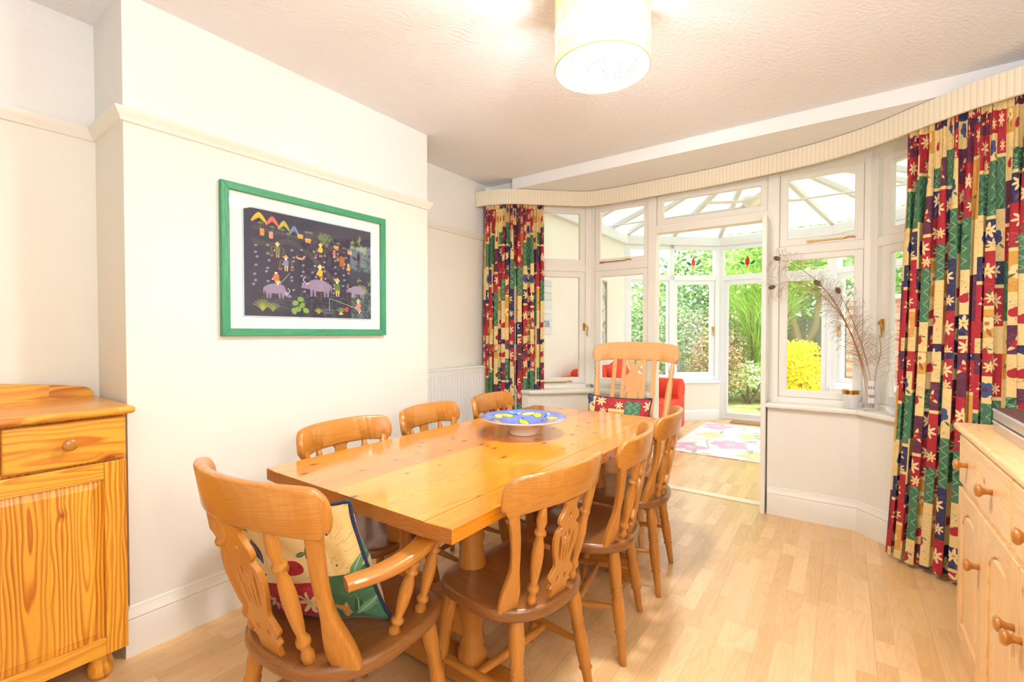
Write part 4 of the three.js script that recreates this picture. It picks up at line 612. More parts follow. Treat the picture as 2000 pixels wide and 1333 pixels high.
{ // orange pine, in the near alcove: local x runs along +z... front faces +x in the room
  const X0 = -2.13, s = thing('pine_sideboard', 'orange pine sideboard with flame grain doors beside the chimney breast', 'sideboard', [X0, 0, -0.568], -PI / 2 + PI); // local x -> -z? set below
  s.rotation.y = -PI / 2; s.scale.set(1, 1, 1);
  // with turn -90 deg: local +x points to +z in the room, local +z points to -x; so depth is +z and the front is z = 0 facing -z
  const W = 0.95, D = 0.45;
  part(s, 'carcass', wood(rbox(0, 0.09, 0.022, W, 0.955, D, 0.003), 'y'), mFlame);
  part(s, 'top', wood(rbox(-0.02, 0.957, -0.03, W + 0.012, 0.984, D, 0.012, 3), 'x'), mFlame);
  const sh = new THREE.Shape(); sh.moveTo(0.0, 0); sh.lineTo(W, 0); sh.lineTo(W, 0.02); sh.splineThru([new THREE.Vector2(W - 0.04, 0.045), new THREE.Vector2(W - 0.25, 0.072), new THREE.Vector2(W / 2, 0.08), new THREE.Vector2(0.25, 0.072), new THREE.Vector2(0.04, 0.045), new THREE.Vector2(0, 0.02)]); sh.closePath();
  part(s, 'gallery', wood(new THREE.ExtrudeGeometry(sh, { depth: 0.016, bevelEnabled: true, bevelSize: 0.002, bevelThickness: 0.002, bevelSegments: 1 }).translate(0, 0.983, D - 0.03), 'x'), mFlame);
  const dw = (W - 0.016) / 3;
  for (let k = 0; k < 3; k++) { const a = 0.004 + k * (dw + 0.004), d = part(s, 'drawer', wood(rbox(a, 0.797, -0.004, a + dw - 0.002, 0.948, 0.02, 0.008, 3), 'x'), mFlame); part(d, 'knob', wood(knobGeo(0.036).rotateX(-PI / 2).translate(a + dw / 2, 0.875, -0.004), 'z'), mKnob); }
  for (let k = 0; k < 2; k++) { const w = (W - 0.01) / 2, d = panelDoor(s, w - 0.003, 0.69, mFlame); d.rotation.y = PI; d.position.set(0.004 + k * (w + 0.002) + w - 0.003, 0.1, 0); if (k < 2) part(d, 'knob', wood(knobGeo(0.034).rotateX(PI / 2).translate(k ? w - 0.035 : 0.032, 0.5, 0), 'z'), mKnob); }
  for (const [x, z] of [[0.07, 0.06], [W - 0.07, 0.06], [0.07, D - 0.06], [W - 0.07, D - 0.06]]) part(s, 'bun_foot', wood(turned([[0, 0], [0.026, 0], [0.036, 0.02], [0.038, 0.045], [0.03, 0.07], [0.034, 0.08], [0.034, 0.092], [0, 0.092]], 20).translate(x, 0, z), 'y'), mFlame);
}
{ // pale pine along the right wall, front faces -x
  const s = thing('pale_pine_sideboard', 'pale pine sideboard with turned knobs against the wall beside the long curtain', 'sideboard', [0.367, 0, -2.48], -PI / 2);
  // turn -90 deg: local +x -> +z in the room, local +z -> -x ; front is +z here, body at z < 0
  const W = 1.1, D = 0.5;
  part(s, 'carcass', wood(rbox(0, 0.075, -D, W, 0.872, -0.02, 0.003), 'y'), mPale);
  part(s, 'plinth', wood(rbox(0.012, 0, -D + 0.02, W - 0.012, 0.08, -0.012, 0.004), 'x'), mPale);
  part(s, 'top', wood(rbox(-0.022, 0.872, -D - 0.01, W + 0.022, 0.9, 0.016, 0.012, 3), 'x'), mPale);
  const cuts = [0, 0.312, 0.69, 1.1];
  for (let k = 0; k < 3; k++) { const a = cuts[k] + 0.004, b = cuts[k + 1] - 0.004, d = part(s, 'drawer', wood(rbox(a, 0.672, -0.022, b, 0.858, 0, 0.009, 3), 'x'), mPale); part(d, 'knob', wood(knobGeo(0.04).rotateX(PI / 2).translate((a + b) / 2, 0.768, 0), 'z'), mKnob); }
  const dc = [0.0, 0.39, 0.775, 1.1];
  for (let k = 0; k < 3; k++) { const a = dc[k] + 0.003, w = dc[k + 1] - dc[k] - 0.006, d = panelDoor(s, w, 0.57, mPale, 0.06); d.position.set(a, 0.085, 0); part(d, 'knob', wood(knobGeo(0.04).rotateX(PI / 2).translate(k === 2 ? 0.03 : w - 0.03, 0.395, 0), 'z'), mKnob); }
  // metal sided boxes and dish on top
  const metal = M({ color: '#cfc9c6', roughness: 0.25, metalness: 0.85 }), wine = M({ color: '#4f2a38', roughness: 0.45 });
  const bx = (y, label) => { const b = thing('presentation_case', label, 'case', [0.435, y, -2.355], 0, 'cases stacked on the pale sideboard'); part(b, 'case_body', U(rbox(0, 0, 0, 0.3, 0.036, 0.44, 0.003)), metal); part(b, 'lid', U(rbox(0.004, 0.036, 0.004, 0.296, 0.041, 0.436, 0.002)), wine, 'dark wine red lid'); part(b, 'edge_trim', U(rbox(-0.0015, 0.03, -0.0015, 0.004, 0.037, 0.4415, 0.001)), M({ color: '#f4f0f0', roughness: 0.2, metalness: 0.6 })); return b; };
  bx(0.9, 'silver sided flat case, lower of two on the pale sideboard'); bx(0.942, 'silver sided flat case with wine red lid, upper of two on the sideboard');
  solo('serving_dish', turned([[0, 0], [0.05, 0], [0.055, 0.004], [0.1, 0.016], [0.125, 0.02], [0.126, 0.023], [0.1, 0.02], [0.05, 0.008], [0, 0.007]], 48).translate(0.6, 0.983, -2.15), M({ color: '#e6f2ea', roughness: 0.2, clearcoat: 0.5 }), 'pale green tinted dish resting on the stacked cases', 'dish');
}
// ---------------------------------------------------------------- radiator
{
  const r = thing('radiator', 'white ribbed panel radiator in the alcove beside the curtain', 'radiator', [XL + 0.053, 0, -2.26]);
  const L = 0.86, prof = [], n = 22;
  for (let k = 0; k < n; k++) { const z = -0.025 - k * (L - 0.05) / n, p = (L - 0.05) / n; prof.push([z, 0.03], [z - p * 0.12, 0.03], [z - p * 0.26, 0.018], [z - p * 0.5, 0.0165], [z - p * 0.64, 0.018], [z - p * 0.78, 0.03]); }
  prof.push([-L + 0.025, 0.03]);
  const ringAt = (y, k) => prof.map(([z, x]) => V(lerp(0.03, x, k), y, z));
  part(r, 'front_panel', toCreasedNormals(loft([ringAt(0.30, 0), ringAt(0.33, 0), ringAt(0.36, 1), ringAt(0.89, 1), ringAt(0.92, 0), ringAt(0.955, 0)], false, false), 0.5), radWhite);
  part(r, 'back_panel', rbox(-0.02, 0.3, -L, 0.016, 0.955, 0, 0.004), radWhite);
  part(r, 'top_grille', rbox(-0.03, 0.95, -L - 0.003, 0.034, 0.968, 0.003, 0.005), radWhite);
  for (const z of [-0.002, -L]) part(r, 'side_panel', rbox(-0.03, 0.3, z - 0.003, 0.033, 0.96, z + 0.004, 0.002), radWhite);
  for (const z of [-0.06, -L + 0.06]) part(r, 'pipe', merge([new THREE.CylinderGeometry(0.0075, 0.0075, 0.3, 10).translate(0, 0.15, z), new THREE.CylinderGeometry(0.016, 0.016, 0.05, 12).translate(0, 0.27, z)]), radWhite);
  for (const z of [-0.2, -L + 0.2]) part(r, 'bracket', rbox(-0.05, 0.4, z - 0.02, -0.02, 0.85, z + 0.02, 0.002), radWhite);
}
// ---------------------------------------------------------------- framed picture on the chimney breast
{
  const z0 = -0.93, z1 = -1.826, y0 = 1.235, y1 = 1.92, W = z0 - z1, H = y1 - y0;
  const f = thing('framed_picture', 'green framed folk painting of buffalo riders on the chimney breast', 'picture', [XB + 0.001, y0, z0], PI / 2);  // local x -> -z, local z -> +x
  const gm = M({ map: (() => { const t = dataTex(256, 64, (x, y, c) => { const n = 10 * vn(x * 0.02, y * 0.6, 3) + 8 * vn(x * 0.1, y, 4); c[0] = 62 + n; c[1] = 146 + n; c[2] = 104 + n; }); t.repeat.set(2, 8); return t; })(), roughness: 0.5 });
  const fw = 0.034, trap = (pts, gr) => uvm(new THREE.ExtrudeGeometry(new THREE.Shape(pts.map(([x, y]) => new THREE.Vector2(x, y))), { depth: 0.022, bevelEnabled: true, bevelThickness: 0.003, bevelSize: 0.0025, bevelOffset: -0.0025, bevelSegments: 2 }).translate(0, 0, 0.003), gr);
  part(f, 'frame_rail', trap([[0, 0], [W, 0], [W - fw, fw], [fw, fw]], 'x'), gm); part(f, 'frame_rail', trap([[fw, H - fw], [W - fw, H - fw], [W, H], [0, H]], 'x'), gm); part(f, 'frame_rail', trap([[0, 0], [fw, fw], [fw, H - fw], [0, H]], 'y'), gm); part(f, 'frame_rail', trap([[W - fw, fw], [W, 0], [W, H], [W - fw, H - fw]], 'y'), gm);
  part(f, 'mount', rbox(0.02, 0.02, 0.002, W - 0.02, H - 0.02, 0.01, 0.001), M({ color: '#f1eee8', roughness: 0.8 }), 'white card mount');
  const a = 0.098, b = 0.092, tp = canvasTex(1400, 1000, (g, CW, CH) => {
    const R = rng(21); g.fillStyle = '#34344a'; g.fillRect(0, 0, CW, CH);
    for (let i = 0; i < 1600; i++) { g.globalAlpha = 0.10; g.fillStyle = ['#1b1c2c', '#3c3550', '#43502f', '#4d3a34'][Math.floor(R() * 4)]; g.beginPath(); g.ellipse(R() * CW, R() * CH, 8 + R() * 40, 4 + R() * 12, R() * 3, 0, 7); g.fill(); } g.globalAlpha = 1;
    const S = (x) => x * CW, T = (y) => y * CH;
    // paths and hills
    g.strokeStyle = '#5a5247'; g.globalAlpha = 0.55; g.lineWidth = 46; g.beginPath(); g.moveTo(S(0.05), T(0.3)); g.quadraticCurveTo(S(0.2), T(0.34), S(0.25), T(0.28)); g.quadraticCurveTo(S(0.34), T(0.22), S(0.45), T(0.36)); g.quadraticCurveTo(S(0.6), T(0.5), S(0.68), T(0.66)); g.stroke(); g.lineWidth = 30; g.beginPath(); g.moveTo(S(0.05), T(0.18)); g.lineTo(S(0.45), T(0.21)); g.lineTo(S(0.85), T(0.3)); g.stroke(); g.globalAlpha = 1;
    const peak = (x, y, w, c) => { g.fillStyle = '#2a2834'; g.beginPath(); g.moveTo(S(x - w), T(y + 0.09)); g.lineTo(S(x), T(y)); g.lineTo(S(x + w), T(y + 0.09)); g.fill(); g.fillStyle = c; g.beginPath(); g.moveTo(S(x - w), T(y + 0.085)); g.quadraticCurveTo(S(x - w * 0.4), T(y), S(x), T(y - 0.005)); g.quadraticCurveTo(S(x + w * 0.4), T(y), S(x + w), T(y + 0.085)); for (let i = 8; i >= -8; i--) g.lineTo(S(x + w * i / 9), T(y + 0.035 + Math.abs(i) * 0.006 + (i % 2 ? 0.018 : 0))); g.fill(); };
    peak(0.10, 0.035, 0.055, '#f0b42c'); peak(0.19, 0.05, 0.048, '#d9675e'); peak(0.27, 0.07, 0.045, '#b3a845'); peak(0.345, 0.1, 0.04, '#6f86a8');
    // scattered palms and leaves
    const palm = (x, y, r, c) => { g.strokeStyle = c; g.lineWidth = 4; g.beginPath(); g.moveTo(S(x), T(y)); g.lineTo(S(x), T(y) + r * 1.6); g.stroke(); for (let k = 0; k < 9; k++) { const an = k * PI / 8 + PI; g.beginPath(); g.moveTo(S(x), T(y)); g.quadraticCurveTo(S(x) + Math.cos(an) * r * 0.6, T(y) + Math.sin(an) * r * 0.9, S(x) + Math.cos(an) * r, T(y) + Math.sin(an) * r * 0.4 + r * 0.15); g.stroke(); } };
    for (const [x, y] of [[0.11, 0.13], [0.19, 0.15], [0.26, 0.16], [0.3, 0.19], [0.44, 0.14], [0.47, 0.14], [0.7, 0.2], [0.75, 0.24], [0.79, 0.25]]) palm(x, y, 30, '#77805c');
    for (const [x, y, r] of [[0.6, 0.16, 70], [0.57, 0.17, 50]]) { g.fillStyle = '#5d7350'; for (let k = 0; k < 40; k++) { g.beginPath(); g.arc(S(x) + (R() - 0.5) * 2.2 * r, T(y) + (R() - 0.6) * r, 9, 0, 7); g.fill(); } g.strokeStyle = '#7d8a55'; g.lineWidth = 6; for (let k = -2; k < 3; k++) { g.beginPath(); g.moveTo(S(x), T(y) + r * 1.4); g.lineTo(S(x) + k * r * 0.4, T(y)); g.stroke(); } }
    const bamboo = (x, y, n, L, c) => { g.strokeStyle = c; g.lineWidth = 7; for (let k = 0; k < n; k++) { const bx = S(x) + (R() - 0.5) * 190, by = T(y) + (R() - 0.5) * 240; for (let i = 0; i < 6; i++) { const an = i * 1.05 + R(); g.beginPath(); g.moveTo(bx, by); g.lineTo(bx + Math.cos(an) * L, by + Math.sin(an) * L); g.stroke(); } } };
    bamboo(0.88, 0.14, 8, 34, '#8fa05a'); bamboo(0.93, 0.3, 9, 30, '#6f8a52'); bamboo(0.93, 0.62, 5, 32, '#8aa04c');
    // huts and lanterns
    g.fillStyle = '#e08a4a'; for (const [x, y] of [[0.12, 0.21], [0.18, 0.225]]) { g.beginPath(); g.roundRect(S(x) - 20, T(y) - 34, 40, 68, 14); g.fill(); g.fillStyle = '#c98f78'; }
    const hut = (x, y, w, c, r) => { g.fillStyle = c; g.fillRect(S(x) - w, T(y), w * 2, w * 0.9); g.fillStyle = r; g.beginPath(); g.moveTo(S(x) - w * 1.3, T(y)); g.lineTo(S(x) - w * 0.8, T(y) - w * 0.6); g.lineTo(S(x) + w * 0.8, T(y) - w * 0.6); g.lineTo(S(x) + w * 1.3, T(y)); g.fill(); };
    hut(0.39, 0.185, 28, '#e9a04e', '#d9b04f'); hut(0.45, 0.215, 30, '#e08a52', '#e4b14e'); hut(0.68, 0.24, 28, '#d97e5c', '#d9a052'); hut(0.8, 0.27, 26, '#d99a6c', '#cf9a6a'); g.fillStyle = '#a8622e'; g.fillRect(S(0.71), T(0.33), 60, 110);
    g.fillStyle = '#d39a6a'; g.beginPath(); g.ellipse(S(0.39), T(0.4), 46, 24, 0, 0, 7); g.fill(); g.fillStyle = '#35324a'; g.beginPath(); g.ellipse(S(0.39), T(0.39), 34, 13, 0, 0, 7); g.fill();
    // rice shoots
    g.strokeStyle = '#c9c8d6'; g.lineWidth = 4; for (const [x, y] of Array.from({ length: 62 }, (_, i) => [0.07 + (i % 9) * 0.085 + (R() - 0.5) * 0.03, 0.34 + Math.floor(i / 9) * 0.065 + (R() - 0.5) * 0.04])) { if (x > 0.24 && x < 0.3) continue; for (let k = 0; k < 3; k++) { g.beginPath(); g.moveTo(S(x) + k * 9 - 9, T(y)); g.lineTo(S(x) + k * 9 - 4, T(y) - 20); g.stroke(); } }
    // water
    g.fillStyle = '#2b3340'; g.globalAlpha = 0.6; g.fillRect(S(0.06), T(0.77), S(0.9), T(0.17)); g.globalAlpha = 1; g.strokeStyle = '#7f8797'; g.lineWidth = 2.5; for (let i = 0; i < 120; i++) { const x = 0.08 + R() * 0.68, y = 0.77 + R() * 0.18; g.globalAlpha = 0.6; g.beginPath(); g.moveTo(S(x), T(y)); g.quadraticCurveTo(S(x) + 24, T(y) - 8, S(x) + 52, T(y)); g.stroke(); } g.globalAlpha = 1;
    // buffalo
    const buffalo = (x, y, k, dir, down) => {
      g.save(); g.translate(S(x), T(y)); g.scale(k * dir, k); g.fillStyle = '#8d7f98'; g.beginPath(); g.ellipse(0, 0, 118, 62, 0.05, 0, 7); g.fill(); g.beginPath(); g.ellipse(96, 14, 46, 46, 0.4, 0, 7); g.fill();
      for (const lx of [-86, -46, 66, 102]) { g.beginPath(); g.moveTo(lx - 17, 30); g.lineTo(lx + 17, 30); g.lineTo(lx + 9, 118); g.lineTo(lx - 9, 118); g.fill(); }
      const hx = -150, hy = down ? 70 : 6; g.beginPath(); g.moveTo(-70, -42); g.quadraticCurveTo(-120, -20, hx, hy - 22); g.quadraticCurveTo(hx - 56, hy + 6, hx - 44, hy + 30); g.quadraticCurveTo(hx, hy + 40, -60, 46); g.fill();
      g.strokeStyle = '#c9c2cc'; g.lineWidth = 9; g.beginPath(); g.moveTo(hx + 6, hy - 20); g.quadraticCurveTo(hx - 50, hy - 52, hx + 4, hy - 84); g.stroke(); g.fillStyle = '#b9afc0'; g.beginPath(); g.ellipse(hx + 24, hy - 14, 24, 9, -0.5, 0, 7); g.fill(); g.fillStyle = '#1c1a24'; g.beginPath(); g.arc(hx - 10, hy - 2, 5, 0, 7); g.fill();
      g.strokeStyle = '#a79bb0'; g.lineWidth = 3; for (let i = -5; i < 6; i++) { g.beginPath(); g.moveTo(i * 20, -50); g.quadraticCurveTo(i * 20 + 16, 0, i * 20 + 4, 48); g.stroke(); } g.lineWidth = 7; g.beginPath(); g.moveTo(134, -10); g.quadraticCurveTo(158, 20, 140, 70); g.stroke(); g.restore();
    };
    buffalo(0.535, 0.665, 1.0, 1, false); buffalo(0.21, 0.73, 0.8, -1, true); buffalo(0.87, 0.68, 0.74, 1, false);
    // people: hat, face, shirt, trousers
    const man = (x, y, k, shirt, legs, hat = '#d8b978', sit = false) => {
      g.save(); g.translate(S(x), T(y)); g.scale(k, k); g.fillStyle = legs; if (sit) { g.beginPath(); g.ellipse(10, 46, 34, 22, 0.5, 0, 7); g.fill(); g.fillStyle = '#e9d8cc'; g.fillRect(6, 60, 13, 30); } else { g.fillRect(-24, 30, 20, 44); g.fillRect(4, 30, 20, 44); g.fillStyle = '#e9d8cc'; g.fillRect(-18, 74, 10, 32); g.fillRect(8, 74, 10, 32); }
      g.fillStyle = shirt; g.beginPath(); g.roundRect(-30, -34, 60, 76, 22); g.fill(); g.strokeStyle = shirt; g.lineWidth = 17; g.beginPath(); g.moveTo(-20, -16); g.lineTo(-40, 22); g.stroke(); g.fillStyle = '#e9d8cc'; g.beginPath(); g.arc(-42, 26, 8, 0, 7); g.fill(); g.beginPath(); g.ellipse(-4, -52, 17, 21, 0, 0, 7); g.fill(); g.fillStyle = hat; g.beginPath(); g.moveTo(-40, -60); g.lineTo(-2, -98); g.lineTo(34, -60); g.quadraticCurveTo(-2, -48, -40, -60); g.fill(); g.restore();
    };
    const baskets = (x, y, k) => { g.strokeStyle = '#8a6a3e'; g.lineWidth = 5; g.beginPath(); g.moveTo(S(x) - 62 * k, T(y) - 18 * k); g.lineTo(S(x) + 62 * k, T(y) - 18 * k); g.stroke(); for (const m of [-1, 1]) { g.beginPath(); g.moveTo(S(x) + 62 * k * m, T(y) - 18 * k); g.lineTo(S(x) + 50 * k * m, T(y) + 56 * k); g.moveTo(S(x) + 62 * k * m, T(y) - 18 * k); g.lineTo(S(x) + 76 * k * m, T(y) + 56 * k); g.stroke(); g.fillStyle = '#9a5f42'; g.beginPath(); g.ellipse(S(x) + 63 * k * m, T(y) + 60 * k, 24 * k, 22 * k, 0, 0, PI); g.fill(); } };
    baskets(0.225, 0.35, 0.95); man(0.225, 0.35, 0.76, '#6a7a4a', '#8d8a60'); baskets(0.285, 0.47, 0.95); man(0.285, 0.47, 0.78, '#6d7fa6', '#e8ad2e', '#cfa25e'); baskets(0.55, 0.3, 0.8); man(0.55, 0.29, 0.74, '#e8b92c', '#43424e');
    man(0.665, 0.3, 0.5, '#c85d4e', '#d9a04e', '#2a2430'); man(0.695, 0.33, 0.5, '#4a3a3e', '#dc7e3c', '#2a2430'); man(0.79, 0.45, 0.6, '#d9a23c', '#a8423c', '#e0b060');
    man(0.545, 0.53, 0.9, '#e9b81f', '#b8482e', '#e6cf9a', true); man(0.215, 0.62, 0.88, '#de6a3c', '#eac257', '#3a3038', true); man(0.69, 0.66, 1.0, '#56793e', '#eec02c', '#e6b36a'); man(0.88, 0.86, 0.92, '#c9645a', '#cf8a6a', '#caa07a', true);
    g.strokeStyle = '#d8cfa8'; g.lineWidth = 4; g.beginPath(); g.moveTo(S(0.62), T(0.79)); g.lineTo(S(0.85), T(0.88)); g.moveTo(S(0.62), T(0.79)); g.lineTo(S(0.62), T(0.92)); g.moveTo(S(0.24), T(0.68)); g.lineTo(S(0.31), T(0.57)); g.stroke();
    for (let k = 1; k < 4; k++) { g.strokeStyle = '#78809a'; g.beginPath(); g.ellipse(S(0.61), T(0.93), 24 * k, 9 * k, 0, 0, 7); g.stroke(); }
    const tuft = (x, y, n, L, c) => { for (let k = 0; k < n; k++) { const an = -PI / 2 + (k / (n - 1) - 0.5) * 1.9; g.strokeStyle = c; g.lineWidth = 8; g.beginPath(); g.moveTo(S(x), T(y)); g.quadraticCurveTo(S(x) + Math.cos(an) * L * 0.4, T(y) + Math.sin(an) * L * 0.8, S(x) + Math.cos(an) * L, T(y) + Math.sin(an) * L); g.stroke(); } };
    tuft(0.12, 0.95, 9, 110, '#98a04a'); tuft(0.19, 0.95, 8, 86, '#7f8f44'); tuft(0.53, 0.96, 7, 60, '#a8a040'); tuft(0.72, 0.95, 8, 70, '#7d8c42'); g.fillStyle = '#7fa04c'; for (const [x, y] of [[0.35, 0.86], [0.4, 0.88], [0.37, 0.92], [0.43, 0.93], [0.34, 0.94], [0.39, 0.82]]) { g.beginPath(); g.ellipse(S(x), T(y), 34, 26, R() * 3, 0, 7); g.fill(); }
    g.fillStyle = '#e2c04a'; g.beginPath(); g.arc(S(0.72), T(0.96), 26, PI, 2 * PI); g.fill(); g.fillStyle = '#c8443c'; g.beginPath(); g.arc(S(0.77), T(0.9), 26, 0, 7); g.fill();
    for (let i = 0; i < 500; i++) { g.globalAlpha = 0.25; g.fillStyle = R() < 0.5 ? '#141420' : '#5a5568'; g.fillRect(R() * CW, R() * CH, 2 + R() * 5, 1 + R() * 2); } g.globalAlpha = 1;
  });
  tp.wrapS = tp.wrapT = THREE.ClampToEdgeWrapping;
  part(f, 'mount_bevel', ring(a - 0.006, W - a + 0.006, b - 0.006, H - b + 0.006, 0.007, 0.009, 0.0125, 0.001), M({ color: '#bccfd2', roughness: 0.7 }), 'pale blue inner mount line');
  part(f, 'painting', new THREE.PlaneGeometry(W - 2 * a, H - 2 * b).translate(W / 2, H / 2, 0.0108), M({ map: tp, roughness: 0.75 }), 'dark folk painting of farmers and buffalo');
  part(f, 'glazing', new THREE.PlaneGeometry(W - 0.05, H - 0.05).translate(W / 2, H / 2, 0.018), M({ color: '#ffffff', roughness: 0, transmission: 1, ior: 1.6, thickness: 0 }));
}
// ---------------------------------------------------------------- pendant lamp
{
  const lx = -0.735, lz = -1.6, yb = 2.215, yt = 2.475, r = 0.172;
  const l = thing('pendant_lamp', 'cream drum lampshade with leaf cut-outs hanging from the ceiling', 'lamp', [lx, 0, lz]);
  const cut = canvasTex(2048, 512, (g, W, H) => {   // white card, black where leaves and berries are cut out
    g.fillStyle = '#ffffff'; g.fillRect(0, 0, W, H); const R = rng(3); g.fillStyle = '#000000'; g.strokeStyle = '#000000';
    for (let i = 0; i < 34; i++) { const x = (i + 0.5 * R()) * W / 34, y = (0.24 + 0.72 * (i * 0.618 % 1)) * H, a = R() * 6.28, L = 90 + R() * 60, bend = (R() - 0.5) * 1.8; for (let k = 0; k < 8; k++) { const t = k / 7, px = x + Math.cos(a + t * bend) * L * t, py = y + Math.sin(a + t * bend) * L * t; for (const s of [-1, 1]) { if (R() < 0.15) continue; g.save(); g.translate(px, py); g.rotate(a + t * bend + s * 0.85); g.beginPath(); const l = 26 + R() * 20; g.moveTo(4, 0); g.quadraticCurveTo(l * 0.5, -13, l, 0); g.quadraticCurveTo(l * 0.5, 13, 4, 0); g.fill(); g.restore(); } } for (let k = 0; k < 3; k++) { g.beginPath(); g.arc(x + (R() - 0.5) * 120, y + (R() - 0.5) * 120, 5, 0, 7); g.fill(); } }
  }); cut.colorSpace = THREE.NoColorSpace;
  part(l, 'shade', new THREE.CylinderGeometry(r, r, yt - yb, 96, 1, true).translate(0, (yb + yt) / 2, 0), M({ color: '#f7edc4', roughness: 0.95, transmission: 0.007, thickness: 0, alphaMap: cut, alphaTest: 0.5, side: THREE.DoubleSide }), 'cream shade with cut-out leaves');
  for (const y of [yb, yt]) part(l, 'rim', new THREE.TorusGeometry(r - 0.002, 0.003, 8, 96).rotateX(PI / 2).translate(0, y, 0), M({ color: '#e6d08c', roughness: 0.5 }));
  part(l, 'added_top_lid', new THREE.CylinderGeometry(r - 0.0006, r - 0.0006, 0.003, 96).translate(0, yt - 0.004, 0), M({ color: '#fbf6e6', roughness: 0.95, transmission: 0.03, thickness: 0 }));  // unseen lid, added to hold the bulb light off the ceiling
  part(l, 'spider', merge([0, 1, 2].map((k) => new THREE.CylinderGeometry(0.002, 0.002, r - 0.004, 6).rotateZ(PI / 2).translate((r - 0.004) / 2, yt - 0.03, 0).rotateY(k * 2 * PI / 3))), M({ color: '#e8e4dc', roughness: 0.4 }));
  part(l, 'lamp_holder', new THREE.CylinderGeometry(0.018, 0.02, 0.15, 16).translate(0, yt - 0.08, 0), M({ color: '#f2efe8', roughness: 0.4 }));
  part(l, 'ceiling_rose', turned([[0, CEIL - 0.022], [0.03, CEIL - 0.022], [0.045, CEIL - 0.014], [0.05, CEIL - 0.001], [0, CEIL - 0.001]], 32), M({ color: '#f2efe8', roughness: 0.4 }));
  part(l, 'cord', new THREE.CylinderGeometry(0.0035, 0.0035, CEIL - yt + 0.01, 8).translate(0, (CEIL + yt) / 2 - 0.006, 0), M({ color: '#f2efe8', roughness: 0.5 }));
  part(l, 'light_bulb', new THREE.SphereGeometry(0.034, 24, 16).translate(0, yb + 0.085, 0), M({ color: '#fff4dc', emissive: '#fff0d2', emissiveIntensity: 6, roughness: 0.4 }));
  const pl = new THREE.PointLight('#f5f6ff', 5.6); pl.position.set(0, yb + 0.085, 0); pl.castShadow = true; pl.shadow.radius = 4.5; pl.name = 'bulb_light'; l.add(pl);
}
{ // unseen uplighter added as fill at the wall: its light comes back off the ceiling
  const f = thing('added_fill_lamp', 'unseen brass uplighter added for fill light beside the pale pine sideboard', 'lamp', [0.68, 0, -0.08]), bm = M({ color: '#b08d57', roughness: 0.3, metalness: 1 });
  part(f, 'base', turned([[0, 0], [0.13, 0], [0.13, 0.012], [0.1, 0.022], [0.016, 0.03], [0, 0.03]], 40), bm); part(f, 'pole', new THREE.CylinderGeometry(0.011, 0.011, 1.49, 14).translate(0, 0.765, 0), bm);
  part(f, 'lamp_bowl', turned([[0.012, 1.5], [0.05, 1.505], [0.12, 1.53], [0.165, 1.565], [0.168, 1.567], [0.164, 1.57], [0.118, 1.537], [0.05, 1.512], [0.012, 1.508]], 48), M({ color: '#f2ede0', roughness: 0.5 }));
  part(f, 'light_bulb', new THREE.SphereGeometry(0.03, 20, 14).translate(0, 1.565, 0), M({ color: '#fff4dc', emissive: '#fff3e0', emissiveIntensity: 6, roughness: 0.4 }));
  const pl = new THREE.PointLight('#f4f6ff', 4.6); pl.position.set(0, 1.565, 0); pl.castShadow = true; pl.shadow.radius = 7; pl.name = 'added_fill_light'; f.add(pl);
}
